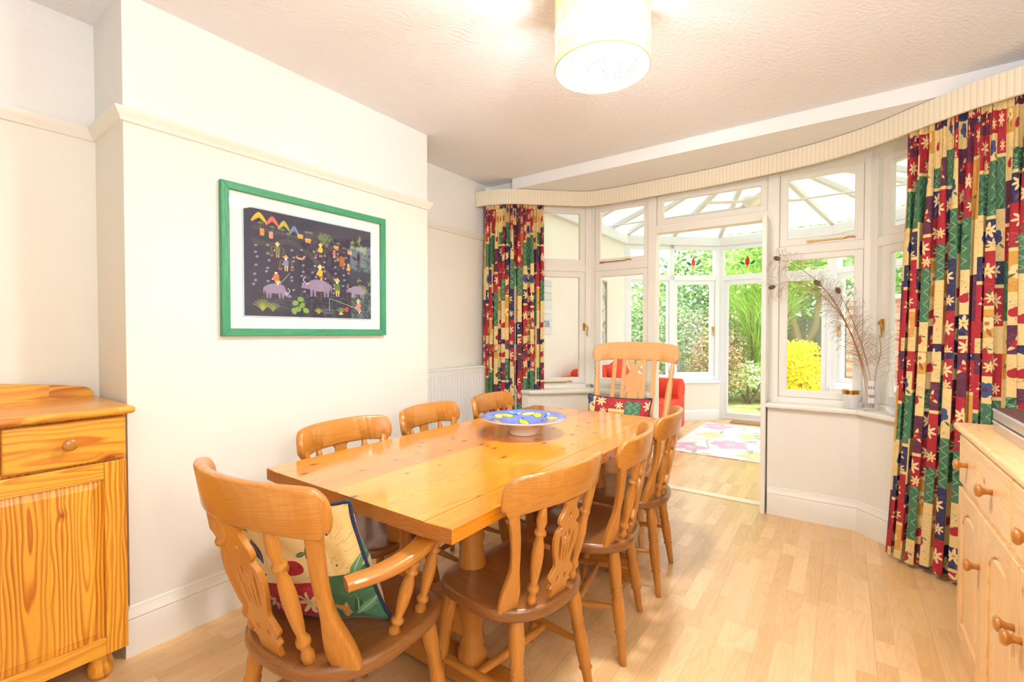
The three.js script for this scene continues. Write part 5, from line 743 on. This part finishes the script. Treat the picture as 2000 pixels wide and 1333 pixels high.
// ---------------------------------------------------------------- things on the windowsill
const crystalM = (k) => M({ color: '#ffffff', roughness: 0.06, transmission: k, ior: 1.5, thickness: 0 }), crystal = crystalM(0.9), cutCrystal = crystalM(0.72), gold = M({ color: '#cfa14a', roughness: 0.22, metalness: 1 });
{
  const S = 0.767;
  const t = thing('glass_tumbler', 'cut crystal tumbler with a gold rim on the windowsill', 'tumbler', [0.036, S, -3.665]);
  const n = 36, g = turned([[0, 0], [0.036, 0], [0.039, 0.004], [0.041, 0.05], [0.048, 0.115], [0.0455, 0.115], [0.038, 0.05], [0.034, 0.014], [0, 0.012]], n), p = g.attributes.position;
  for (let i = 0; i < p.count; i++) { const y = p.getY(i), a = Math.atan2(p.getZ(i), p.getX(i)), r = Math.hypot(p.getX(i), p.getZ(i)); if (y > 0.003 && y < 0.09 && r > 0.0375) { const k = 1 - 0.045 * (0.5 + 0.5 * Math.cos(a * 12)); p.setX(i, p.getX(i) * k); p.setZ(i, p.getZ(i) * k); } } g.computeVertexNormals();
  part(t, 'glass_body', g, cutCrystal); part(t, 'gold_rim', turned([[0.0453, 0.092], [0.0462, 0.094], [0.0492, 0.116], [0.0475, 0.117], [0.0448, 0.1], [0.0453, 0.092]], 48), gold, 'gold band round the rim');
  const v = thing('glass_vase', 'tall clear square-cut glass vase holding peacock feathers on the windowsill', 'vase', [0.135, S, -3.625]);
  const ring4 = (y, a) => rrect(V(0, y, 0), V(1, 0, 0), V(0, 0, 1), a, a, 0.008, 3).reverse();
  part(v, 'glass_body', toCreasedNormals(loft([ring4(0, 0.034), ring4(0.02, 0.036), ring4(0.2, 0.034), ring4(0.28, 0.04), ring4(0.28, 0.036), ring4(0.2, 0.03), ring4(0.02, 0.031)]), 0.6), crystal);
  for (let k = 0; k < 3; k++) part(v, 'frosted_square', merge([rbox(-0.016, 0.05 + k * 0.052, 0.0345, 0.016, 0.084 + k * 0.052, 0.0365, 0.001), rbox(-0.0365, 0.05 + k * 0.052, -0.016, -0.0345, 0.084 + k * 0.052, 0.016, 0.001)]), M({ color: '#f6f7f8', roughness: 0.6, transmission: 0.4, thickness: 0 }));
  const w = thing('glass_cylinder', 'slim clear glass cylinder beside the window catch', 'vase', [0.245, S, -3.6]);
  part(w, 'glass_body', turned([[0, 0], [0.026, 0], [0.027, 0.24], [0.0245, 0.24], [0.0235, 0.012], [0, 0.01]], 32), crystal);
  const dd = thing('crystal_dish', 'low crystal dish on the windowsill near the long curtain', 'dish', [0.265, S, -3.465]);
  part(dd, 'glass_body', turned([[0, 0], [0.045, 0], [0.06, 0.012], [0.075, 0.04], [0.072, 0.041], [0.057, 0.016], [0.043, 0.007], [0, 0.006]], 28), cutCrystal);
  // peacock feathers
  const rachis = M({ color: '#a8713f', roughness: 0.6 }), barb = M({ color: '#b08c60', roughness: 0.7 }), eyeM = M({ color: '#5d3720', roughness: 0.45, sheen: 0.5, sheenColor: new THREE.Color('#4a7a50') }), eye2 = M({ color: '#1d3b4a', roughness: 0.4 });
  const feather = (pts, label, seed, dense, tip = true) => {
    const f = thing('peacock_feather', label, 'feather', [0.135, S + 0.02, -3.625], 0, 'peacock feathers in the glass vase'), cv = new THREE.CatmullRomCurve3(pts.map((q) => V(...q))), R = rng(seed), list = [];
    const N = 24, rings = []; for (let i = 0; i <= N; i++) { const q = cv.getPoint(i / N), d = cv.getTangent(i / N), A = V(d.y, -d.x, 0.001).normalize(), B = d.clone().cross(A); rings.push(rrect(q, A, B, lerp(0.0036, 0.0012, i / N), lerp(0.0036, 0.0012, i / N), 0.001, 2)); }
    part(f, 'quill', loft(rings), rachis);
    for (let i = 0; i < dense; i++) { const t = 0.25 + 0.73 * (i / dense) + R() * 0.01, q = cv.getPoint(t), d = cv.getTangent(t), s = i % 2 ? 1 : -1, A = V(d.y, -d.x, 0).normalize().multiplyScalar(s), L = (0.05 + 0.055 * R()) * (t > 0.9 ? 0.8 : 1), zz = (R() - 0.5) * 0.05; list.push(tube([q, q.clone().addScaledVector(A, L * 0.45).addScaledVector(d, L * 0.4).add(V(0, 0.004, zz * 0.4)), q.clone().addScaledVector(A, L * 0.85).addScaledVector(d, L * 0.75).add(V(0, -0.012 * R(), zz)), q.clone().addScaledVector(A, L).addScaledVector(d, L * 0.7).add(V(0, -0.03 * R() - 0.005, zz * 1.3))], 0.0009, 7, 3)); }
    part(f, 'barbs', merge(list), barb);
    if (tip) { const q = cv.getPoint(0.985), d = cv.getTangent(1); part(f, 'eye', new THREE.SphereGeometry(0.5, 16, 12).scale(0.03, 0.044, 0.006).applyQuaternion(new THREE.Quaternion().setFromUnitVectors(V(0, 1, 0), d)).translate(q.x, q.y, q.z), eyeM, 'brown feather eye'); part(f, 'eye_centre', new THREE.SphereGeometry(0.5, 12, 10).scale(0.014, 0.018, 0.009).applyQuaternion(new THREE.Quaternion().setFromUnitVectors(V(0, 1, 0), d)).translate(q.x, q.y, q.z), eye2, 'dark blue centre'); }
  };
  feather([[0.01, 0, 0], [-0.03, 0.22, 0.01], [-0.13, 0.52, 0.03], [-0.25, 0.75, 0.03], [-0.4, 0.9, 0.03], [-0.52, 0.965, 0.035]], 'peacock feather arching furthest over the sill towards the doorway', 3, 110);
  feather([[-0.01, 0, 0.005], [-0.04, 0.22, 0.015], [-0.12, 0.5, 0.035], [-0.2, 0.68, 0.04], [-0.29, 0.79, 0.04]], 'shorter peacock feather with brown eye leaning to the doorway', 5, 100);
  feather([[0.012, 0, -0.004], [-0.01, 0.22, 0.0], [-0.07, 0.46, 0.02], [-0.13, 0.63, 0.02], [-0.175, 0.735, 0.02]], 'peacock feather standing most upright in the vase', 8, 110);
  feather([[0, 0, 0.01], [-0.03, 0.22, 0.012], [-0.15, 0.56, 0.045], [-0.3, 0.74, 0.05], [-0.43, 0.8, 0.05], [-0.545, 0.765, 0.05]], 'peacock feather with a drooping bluish tip', 12, 80);
  feather([[0.015, 0, 0], [0.02, 0.2, 0.01], [0.045, 0.36, 0.02], [0.035, 0.45, 0.03]], 'short curled feather wisp close to the vase neck', 15, 26, false);
}
// ---------------------------------------------------------------- conservatory furniture
{
  const fab = M({ color: '#e2482c', roughness: 0.9, sheen: 0.35, sheenColor: new THREE.Color('#ff9a80'), sheenRoughness: 0.5 });
  const s = thing('sofa', 'red fabric sofa with rolled arms along the conservatory wall', 'sofa', [-2.5, 0, -5.12], PI / 2); // local z -> +x (front), local x -> -z
  const L = 0.86; // half length
  part(s, 'base', rbox(-L + 0.04, 0.1, 0.03, L - 0.04, 0.3, 0.86, 0.03, 3), fab);
  for (const m of [-1, 1]) {
    const x = m * (L - 0.11); const sh = new THREE.Shape(); sh.moveTo(-0.1, 0); sh.lineTo(0.1, 0); sh.lineTo(0.1, 0.38); sh.absarc(0.0, 0.44, 0.125, -0.5, PI + 0.5, false); sh.lineTo(-0.1, 0);
    part(s, 'arm', new THREE.ExtrudeGeometry(sh, { depth: 0.78, bevelEnabled: true, bevelSize: 0.018, bevelThickness: 0.022, bevelSegments: 3, curveSegments: 16 }).translate(x, 0.1, 0.08), fab);
    part(s, 'seat_cushion', rbox(m > 0 ? 0.005 : -L + 0.2, 0.29, 0.22, m > 0 ? L - 0.2 : -0.005, 0.45, 0.9, 0.05, 4), fab);
    part(s, 'back_cushion', place(rbox(m > 0 ? 0.005 : -L + 0.2, 0, 0, m > 0 ? L - 0.2 : -0.005, 0.42, 0.17, 0.06, 4), -0.16, 0, 0, 0, 0.43, 0.13), fab);
  }
  part(s, 'back', rbox(-L + 0.05, 0.1, 0, L - 0.05, 0.78, 0.16, 0.05, 4), fab);
  for (const [x, z] of [[-0.76, 0.82], [0.76, 0.82], [-0.76, 0.08], [0.76, 0.08]]) part(s, 'foot', turned([[0, 0], [0.02, 0], [0.028, 0.09], [0.028, 0.11], [0, 0.11]], 14).translate(x, 0, z), M({ color: '#4a2a16', roughness: 0.5 }));
  const plainRed = M({ color: '#e4482e', roughness: 0.9 }), floral = M({ map: canvasTex(512, 512, (g, W) => { g.fillStyle = '#efe6d2'; g.fillRect(0, 0, W, W); const R = rng(6); for (let i = 0; i < 60; i++) { g.fillStyle = ['#c9a27c', '#b8b39a', '#d88a6a', '#a9a58c'][i % 4]; g.beginPath(); g.ellipse(R() * W, R() * W, 14 + R() * 26, 8 + R() * 12, R() * 6, 0, 7); g.fill(); } }), roughness: 0.9 });
  cushion('orange red bolster cushion at the near end of the sofa', 0.4, 0.3, 0.15, 21, TRS(-2.29, 0.75, -4.75, -0.25, PI / 2 + 0.1, 0), 'cushion', plainRed, '#c83c22');
  cushion('orange red square cushion tilted against the sofa back', 0.44, 0.42, 0.15, 22, TRS(-2.2, 0.72, -5.32, -0.3, PI / 2 - 0.15, 0.35), 'cushion', plainRed, '#c83c22');
  cushion('cream floral cushion on the red sofa', 0.42, 0.4, 0.14, 23, TRS(-2.1, 0.66, -5.68, -0.35, PI / 2 - 0.3, 0.1), 'cushion', floral, '#d8c8a8');
  // rug
  const tr = canvasTex(1024, 1024, (g, W, H) => {
    g.fillStyle = '#f6f3ee'; g.fillRect(0, 0, W, H); const R = rng(14);
    const bloom = (x, y, r, c, c2) => { for (let k = 0; k < 6; k++) { const a = k * PI / 3 + R(); g.globalAlpha = 0.85; g.fillStyle = c; g.beginPath(); g.ellipse(x + Math.cos(a) * r * 0.55, y + Math.sin(a) * r * 0.55, r * 0.5, r * 0.38, a, 0, 7); g.fill(); } g.fillStyle = c2; g.beginPath(); g.arc(x, y, r * 0.3, 0, 7); g.fill(); g.globalAlpha = 1; };
    const lf = (x, y, l, a, c) => { g.save(); g.translate(x, y); g.rotate(a); g.fillStyle = c; g.beginPath(); g.moveTo(0, 0); g.quadraticCurveTo(l / 2, -l * 0.26, l, 0); g.quadraticCurveTo(l / 2, l * 0.26, 0, 0); g.fill(); g.restore(); };
    g.strokeStyle = '#b9bdb2'; g.lineWidth = 8; for (let i = 0; i < 9; i++) { g.beginPath(); g.moveTo(R() * W, R() * H); g.bezierCurveTo(R() * W, R() * H, R() * W, R() * H, R() * W, R() * H); g.stroke(); }
    for (const [x, y, r, k] of [[120, 900, 120, 0], [420, 660, 110, 1], [330, 330, 120, 0], [620, 880, 130, 1], [700, 420, 120, 0], [900, 640, 120, 1], [900, 200, 110, 0], [150, 560, 100, 1], [520, 120, 110, 1], [120, 150, 110, 0], [860, 930, 100, 0]]) bloom(x, y, r, k ? '#f3d7a0' : '#dcb4cf', k ? '#f7e6bf' : '#e9d0e0');
    for (let i = 0; i < 30; i++) lf(R() * W, R() * H, 70 + R() * 60, R() * 6, ['#b5bfae', '#c4c8c8', '#a9b8a4'][i % 3]);
  });
  const rug = uvm(rbox(-1.55, 0, -6.8, 0.1, 0.011, -4.98, 0.004), 'x'); { const uv = rug.attributes.uv; for (let i = 0; i < uv.count; i++) uv.setXY(i, (uv.getX(i) + 1.55) / 1.65, (uv.getY(i) + 6.8) / 1.82); }
  solo('floral_rug', rug, M({ map: tr, roughness: 0.95 }), 'white rug with pastel flowers on the conservatory floor', 'rug');
  solo('doormat', U(rbox(-1.28, 0, -7.2, -0.5, 0.014, -6.98, 0.004)), M({ color: '#a9845f', roughness: 1, bumpMap: bumpPaper, bumpScale: 0.004 }), 'brown coir doormat inside the conservatory doors', 'doormat');
  // plank sign
  const sg = thing('plank_sign', 'whitewashed plank sign on the conservatory wall behind the patchwork curtain', 'sign', [XCL + 0.001, 1.235, -3.72], PI / 2); // local x -> -z
  const pm = woodTex({ w: 512, h: 256, mu: 0.6, mv: 0.3, board: 0.1, base: [226, 230, 230], dark: [205, 208, 206], tone: 6, period: 0.006, contrast: 0.5, seed: 91, fibre: 5 }), pmat = M({ map: pm, roughness: 0.8 });
  for (let k = 0; k < 8; k++) part(sg, 'plank', wood(rbox(0, k * 0.0712, 0, 0.575, k * 0.0712 + 0.069, 0.014, 0.003), 'x'), pmat);
  part(sg, 'backing_batten', rbox(0.06, 0.01, -0.0005, 0.52, 0.55, 0.004, 0.001), pmat);
  { const t = canvasTex(512, 128, (g, W, H) => { g.clearRect(0, 0, W, H); g.fillStyle = '#4a6e92'; g.font = 'bold 118px sans-serif'; g.textAlign = 'right'; g.textBaseline = 'middle'; g.save(); g.translate(W - 6, H / 2); g.scale(0.62, 1); g.fillText('TION', 0, 0); g.restore(); }); t.wrapS = t.wrapT = THREE.ClampToEdgeWrapping;
    part(sg, 'lettering', new THREE.PlaneGeometry(0.36, 0.09).translate(0.345, 0.105, 0.0152), M({ map: t, transparent: true, roughness: 0.8 }), 'blue capital letters'); }
  // wall picture
  const wp = thing('wall_picture', 'narrow framed leafy picture on the conservatory wall above the sofa', 'picture', [XCL + 0.001, 0.95, -5.2], PI / 2);
  part(wp, 'picture_frame', ring(0, 0.49, 0, 0.97, 0.028, 0, 0.024), M({ color: '#b99a6a', roughness: 0.5 }));
  part(wp, 'print', rbox(0.02, 0.02, 0.002, 0.47, 0.95, 0.01, 0.001), M({ map: (() => { const t = canvasTex(256, 512, (g, W, H) => { g.fillStyle = '#d5dfe2'; g.fillRect(0, 0, W, H); const R = rng(8); for (let i = 0; i < 90; i++) { g.fillStyle = ['#9fb2b4', '#7f9a92', '#b8c8c8', '#8ea4a0'][i % 4]; g.beginPath(); g.ellipse(R() * W, R() * H, 6 + R() * 12, 14 + R() * 26, R() * 3, 0, 7); g.fill(); } }); return t; })(), roughness: 0.6 }));
  // ceiling fan
  const wh = M({ color: '#eef0ee', roughness: 0.4 });
  const fan = thing('ceiling_fan', 'white ceiling fan hanging from the conservatory ridge', 'fan', [RIDGE.x, 0, -5.6]);
  part(fan, 'down_rod', new THREE.CylinderGeometry(0.012, 0.012, 0.5, 12).translate(0, 2.96, 0), wh); part(fan, 'motor', turned([[0, 2.6], [0.05, 2.605], [0.095, 2.64], [0.11, 2.68], [0.1, 2.72], [0.05, 2.745], [0, 2.75]], 32), wh);
  for (let k = 0; k < 4; k++) part(fan, 'blade', rbox(0.1, 2.655, -0.055, 0.52, 2.661, 0.055, 0.003).rotateY(k * PI / 2 + 0.5), wh);
  // wooden ornament with dark twigs on a stand beyond the splayed window
  const st = thing('plant_stand', 'tall slim wooden stand in the conservatory behind the splayed window', 'stand', [0.42, 0, -4.55]);
  part(st, 'stand_top', wood(rbox(-0.16, 0.735, -0.16, 0.16, 0.76, 0.16, 0.006), 'x'), mRock); for (const [x, z] of [[-0.13, -0.13], [0.13, -0.13], [-0.13, 0.13], [0.13, 0.13]]) part(st, 'leg', wood(rbox(x - 0.014, 0, z - 0.014, x + 0.014, 0.737, z + 0.014, 0.003), 'y'), mRock);
  const orn = thing('twig_ornament', 'carved wooden vase with dark twigs seen through the splayed window', 'ornament', [0.42, 0.76, -4.55]);
  part(orn, 'carved_vase', turned([[0, 0], [0.05, 0], [0.055, 0.02], [0.045, 0.1], [0.034, 0.2], [0.03, 0.25], [0.024, 0.25], [0.028, 0.19], [0, 0.18]], 20), mRock);
  for (let k = 0; k < 5; k++) part(orn, 'carved_leaf', lathed([[0.001, 0], [0.016, 0.25], [0.018, 0.6], [0.003, 1]], V(-0.04 + 0.01 * k, 0.06 + 0.005 * k, 0.03), V(-0.15 + 0.02 * k, 0.004, 0.06 + 0.015 * k), 10), mRock);
  const tw = M({ color: '#4d3a34', roughness: 0.7 }), tl = [tube([V(0, 0.15, 0), V(-0.01, 0.35, 0), V(0.01, 0.52, 0.01), V(-0.02, 0.66, 0)], 0.005, 16, 6)];
  for (let k = 0; k < 8; k++) { const y = 0.3 + k * 0.045, m = k % 2 ? 1 : -1; tl.push(tube([V(0, y, 0), V(m * 0.05, y + 0.012, 0.01), V(m * 0.1, y + 0.008 + 0.02 * (k % 3), 0.01)], 0.003, 8, 5), tube([V(0, y + 0.01, 0), V(-m * 0.03, y + 0.02, -0.02), V(-m * 0.06, y + 0.012, -0.03)], 0.003, 8, 5)); }
  part(orn, 'twigs', merge(tl), tw, 'dark brown twigs');
}
// ---------------------------------------------------------------- garden
{
  const lawnT = dataTex(512, 512, (x, y, c) => { const n = 26 * vn(x * 0.02, y * 0.02, 1) + 20 * vn(x * 0.09, y * 0.09, 2) + 26 * vn(x * 0.5, y * 0.5, 3); c[0] = 148 + n; c[1] = 154 + n; c[2] = 92 + n * 0.8; }); lawnT.repeat.set(0.5, 0.5);
  tag(part(scene, 'ground', uvm(box(-22, -0.35, -40, 22, -0.16, 9), 'x'), M({ map: lawnT, roughness: 1, bumpMap: bumpPaper, bumpScale: 0.01 })), 'short dry lawn outside the conservatory', 'lawn', null, 'structure');
  const GY = -0.16, leafG = (() => { const g = new THREE.BufferGeometry(); g.setAttribute('position', new THREE.Float32BufferAttribute([0, 0, 0, 0.32, 0.08, 0.45, 0, 0, 1, -0.32, 0.08, 0.45], 3)); g.setIndex([0, 1, 2, 0, 2, 3]); g.computeVertexNormals(); return g; })();
  const bladeG = (() => { const g = new THREE.BufferGeometry(); g.setAttribute('position', new THREE.Float32BufferAttribute([-0.012, 0, 0, 0.012, 0, 0, 0.011, 0.08, 0.5, -0.011, 0.08, 0.5, 0, 0.0, 1], 3)); g.setIndex([0, 1, 2, 0, 2, 3, 3, 2, 4]); g.computeVertexNormals(); return g; })();
  const leafM = M({ color: '#ffffff', roughness: 0.65, transmission: 0.4, thickness: 0 });
  const bark = M({ color: '#7d6a50', roughness: 0.95 });
  function foliage(parent, geo, n, at, size, cols, seed, name = 'foliage') {
    const R = rng(seed), im = new THREE.InstancedMesh(geo, leafM, n), m = new THREE.Matrix4(), q = new THREE.Quaternion(), cc = cols.map((c) => new THREE.Color(c)), col = new THREE.Color();
    for (let i = 0; i < n; i++) { const [p, d] = at(R); if (d) q.setFromUnitVectors(V(0, 0, 1), d.clone().normalize()); else q.setFromEuler(new THREE.Euler(R() * 6.28, R() * 6.28, R() * 6.28)); const s = size * (0.6 + R() * 0.8); m.compose(p, q, V(s, s, s)); im.setMatrixAt(i, m); col.copy(cc[Math.floor(R() * cc.length)]).multiplyScalar(0.95 + R() * 0.45); im.setColorAt(i, col); }
    im.name = name; im.castShadow = im.receiveShadow = true; im.userData.kind = 'stuff'; parent.add(im); return im;
  }
  const ball = (cx, cy, cz, rx, ry, rz, lob = 5, seed = 1) => { const R0 = rng(seed), L = Array.from({ length: lob }, () => { const a = R0() * 6.28, b = R0() * 1.4 - 0.3; return [cx + Math.cos(a) * Math.cos(b) * rx * 0.5, cy + Math.sin(b) * ry * 0.55, cz + Math.sin(a) * Math.cos(b) * rz * 0.5]; }); return (R) => { const l = L[Math.floor(R() * lob)], u = R() * 2 - 1, a = R() * 6.28, r = Math.cbrt(0.25 + 0.75 * R()), s = Math.sqrt(1 - u * u); return [V(l[0] + Math.cos(a) * s * r * rx * 0.58, Math.max(0.05, l[1] + u * r * ry * 0.58), l[2] + Math.sin(a) * s * r * rz * 0.58)]; }; };
  function shrub(name, label, x, z, rx, ry, rz, n, size, cols, seed, cat = 'shrub', group) {
    const g = thing(name, label, cat, [x, GY, z], 0, group); foliage(g, leafG, n, ball(0, ry * 1.0, 0, rx, ry, rz, 9, seed), size, cols, seed);
    part(g, 'stem', merge([0, 1, 2].map((k) => lathed([[0.03, 0], [0.022, 0.5], [0.008, 1]], V(0.05 * (k - 1), 0, 0.03 * k), V((k - 1) * rx * 0.5, ry * 1.3, (k % 2 - 0.5) * rz * 0.5), 8))), bark); return g;
  }
  // seen through the left facet and sofa window
  shrub('laurel_shrub', 'dense mid green shrub outside the window facet behind the sofa', -3.6, -10.4, 1.2, 1.35, 0.9, 5200, 0.085, ['#5f8a3a', '#7fa54a', '#a8c46a', '#d8e3b0', '#4d7433'], 3);
  shrub('variegated_shrub', 'pale variegated shrub outside the conservatory corner window', -2.55, -11.2, 1.0, 1.0, 0.8, 4800, 0.075, ['#8fa86a', '#c9d3a4', '#e6dcc8', '#6f9150', '#d9c0b0'], 4);
  shrub('tall_hedge_shrub', 'tall green hedge shrub behind the pale variegated shrub', -3.3, -13.6, 2.0, 2.1, 1.1, 7000, 0.11, ['#4f7a3a', '#6f9a4c', '#93b865', '#bcd08a'], 5);
  shrub('tall_hedge_shrub', 'tall green hedge shrub behind the feathery broom', -0.9, -14.4, 2.4, 2.3, 1.1, 9000, 0.11, ['#557f3c', '#77a24f', '#9cc06c', '#c6d892'], 6);
  shrub('pink_tinged_shrub', 'pink tinged small leaved shrub left of the lawn', -2.05, -9.9, 0.55, 0.75, 0.5, 2600, 0.06, ['#b58a6c', '#9a8a5c', '#c9a88a', '#7f8f50'], 7);
  shrub('white_flowered_shrub', 'low white flowered shrub at the edge of the lawn', -1.55, -10.3, 0.5, 0.42, 0.45, 2200, 0.06, ['#ffffff', '#f4f4e0', '#e8efcf', '#93b458'], 8);
  shrub('lime_shrub', 'low lime green shrub beside the white flowers', -1.15, -10.7, 0.5, 0.45, 0.45, 2600, 0.06, ['#a6c83c', '#c4dc4c', '#86b038', '#dbe870'], 9);
  shrub('golden_shrub', 'bright golden yellow euonymus bush in front of the grey fence', -0.6, -9.6, 0.4, 0.62, 0.4, 4200, 0.06, ['#f4e22a', '#ffee3c', '#e8d21c', '#cfd832'], 10);
  shrub('overhanging_shrub', 'leafy green shrub overhanging the brick wall', 1.6, -11.6, 1.3, 1.6, 0.9, 5600, 0.1, ['#7fae4a', '#a4c866', '#5f8f3c', '#c8dc90'], 12);
  shrub('overhanging_shrub', 'leafy green shrub above the garden wall opposite the side windows', 3.6, -7.0, 1.0, 1.9, 1.4, 5200, 0.1, ['#86b450', '#a9cc6a', '#648f40', '#d0dfa0'], 13);
  // broom: feathery arching stems
  { const g = thing('feathery_broom', 'feathery light green broom arching over the lawn beyond the glazed doors', 'shrub', [-1.62, GY, -11.5]);
    foliage(g, bladeG, 7000, (R) => { const a = R() * 6.28, t = Math.sqrt(R()), b = 0.12 + 0.75 * R(), out = b * t, h = 0.3 + 2.5 * t * (1.1 - 0.35 * b) + R() * 0.2; return [V(Math.cos(a) * out + 0.15 * t, h, Math.sin(a) * out * 0.8), V(Math.cos(a) * b + (R() - 0.5) * 0.9, 1.1 - 0.9 * b * t + (R() - 0.5) * 0.7, Math.sin(a) * b + (R() - 0.5) * 0.9)]; }, 0.55, ['#c8de7c', '#dcec9e', '#b2d266', '#eef6cc', '#9cc458'], 14);
    part(g, 'stem', merge([0, 1, 2, 3].map((k) => lathed([[0.03, 0], [0.02, 0.6], [0.006, 1]], V(0, 0, 0), V(Math.cos(k * 1.6) * 0.7, 2.0, Math.sin(k * 1.6) * 0.5), 8))), bark); }
  // tree with a bent trunk
  { const g = thing('garden_tree', 'garden tree with a bent pale trunk behind the golden bush', 'tree', [-0.75, GY, -11.6]);
    const limb = (pts, r0, r1) => { const cv = new THREE.CatmullRomCurve3(pts.map((p) => V(...p))), rings = []; for (let i = 0; i <= 14; i++) { const p = cv.getPoint(i / 14), d = cv.getTangent(i / 14), A = d.clone().cross(V(0, 0, 1)).normalize(), B = d.clone().cross(A).normalize(), r = lerp(r0, r1, i / 14); rings.push(rrect(p, A, B, r, r, r, 3)); } return loft(rings); };
    part(g, 'trunk', merge([limb([[0.35, 0, 0], [0.3, 0.6, 0], [0.0, 1.1, 0], [-0.15, 1.6, 0], [-0.3, 2.1, 0.1]], 0.11, 0.07), limb([[0.02, 1.05, 0], [0.25, 1.5, 0.1], [0.3, 2.0, 0.1], [0.6, 2.6, 0]], 0.07, 0.04), limb([[-0.2, 1.7, 0], [-0.6, 2.2, 0], [-0.9, 2.5, 0.1]], 0.05, 0.03)]), M({ color: '#a89672', roughness: 0.95 }), 'pale bent trunk');
    foliage(g, leafG, 8000, ball(0.1, 3.0, 0, 2.2, 1.3, 1.8, 11, 15), 0.1, ['#8fb858', '#b4d27a', '#6f9a44', '#d6e6a4'], 15); }
  // grey fence
  { const g = thing('board_fence', 'grey weathered board fence behind the bent tree', 'fence', [-4.6, GY, -12.6]); const fm = M({ map: (() => { const t = woodTex({ w: 512, h: 256, mu: 1.6, mv: 0.8, board: 0.15, base: [150, 148, 138], dark: [122, 118, 108], tone: 10, period: 0.01, contrast: 0.6, seed: 41, fibre: 8 }); return t; })(), roughness: 0.95 });
    for (let k = 0; k < 54; k++) part(g, 'board', uvm(rbox(k * 0.15, 0.0, 0, k * 0.15 + 0.142, 1.75, 0.02, 0.003, 1), 'y', (k % 7) * 0.31, (k % 5) * 0.2), fm);
    for (let k = 0; k < 5; k++) part(g, 'post', rbox(k * 2, 0, -0.09, k * 2 + 0.09, 1.8, -0.005, 0.005), fm); for (const y of [0.35, 1.4]) part(g, 'fence_rail', rbox(0, y, -0.06, 8.1, y + 0.07, -0.002, 0.004), fm); }
  // brick wall beyond the side windows
  { const g = thing('brick_wall', 'pinkish brick garden wall with stone coping beyond the side windows', 'wall', [0.1, GY, -9.9], -0.3); const cols = ['#c98d78', '#bb7c66', '#d39c86', '#c08672', '#b5735e'], bm = cols.map((c) => M({ color: c, roughness: 0.95, bumpMap: bumpPaint, bumpScale: 0.002 })), bg = U(rbox(0, 0, 0, 0.213, 0.063, 0.1, 0.004, 1)), R = rng(31);
    part(g, 'mortar', U(box(-0.05, 0, -0.1, 2.5, 1.95, 0.094)), M({ color: '#c9bba8', roughness: 1 }));
    for (let r = 0; r < 26; r++) for (let k = 0; k < 11; k++) { const b = part(g, 'brick', bg, bm[Math.floor(R() * 5)]); b.position.set(k * 0.225 + (r % 2 ? 0.1125 : 0) - 0.05, 0.006 + r * 0.0745, (R() - 0.5) * 0.004); }
    for (let k = 0; k < 6; k++) part(g, 'coping_stone', rbox(k * 0.43 - 0.06, 1.95, -0.15, k * 0.43 + 0.36, 2.02, 0.15, 0.015), M({ color: '#d8c9b8', roughness: 0.95 })); }
}
scene.traverse((o) => { if (o.isMesh) { o.castShadow = true; o.receiveShadow = true; } });
renderer.render(scene, camera);
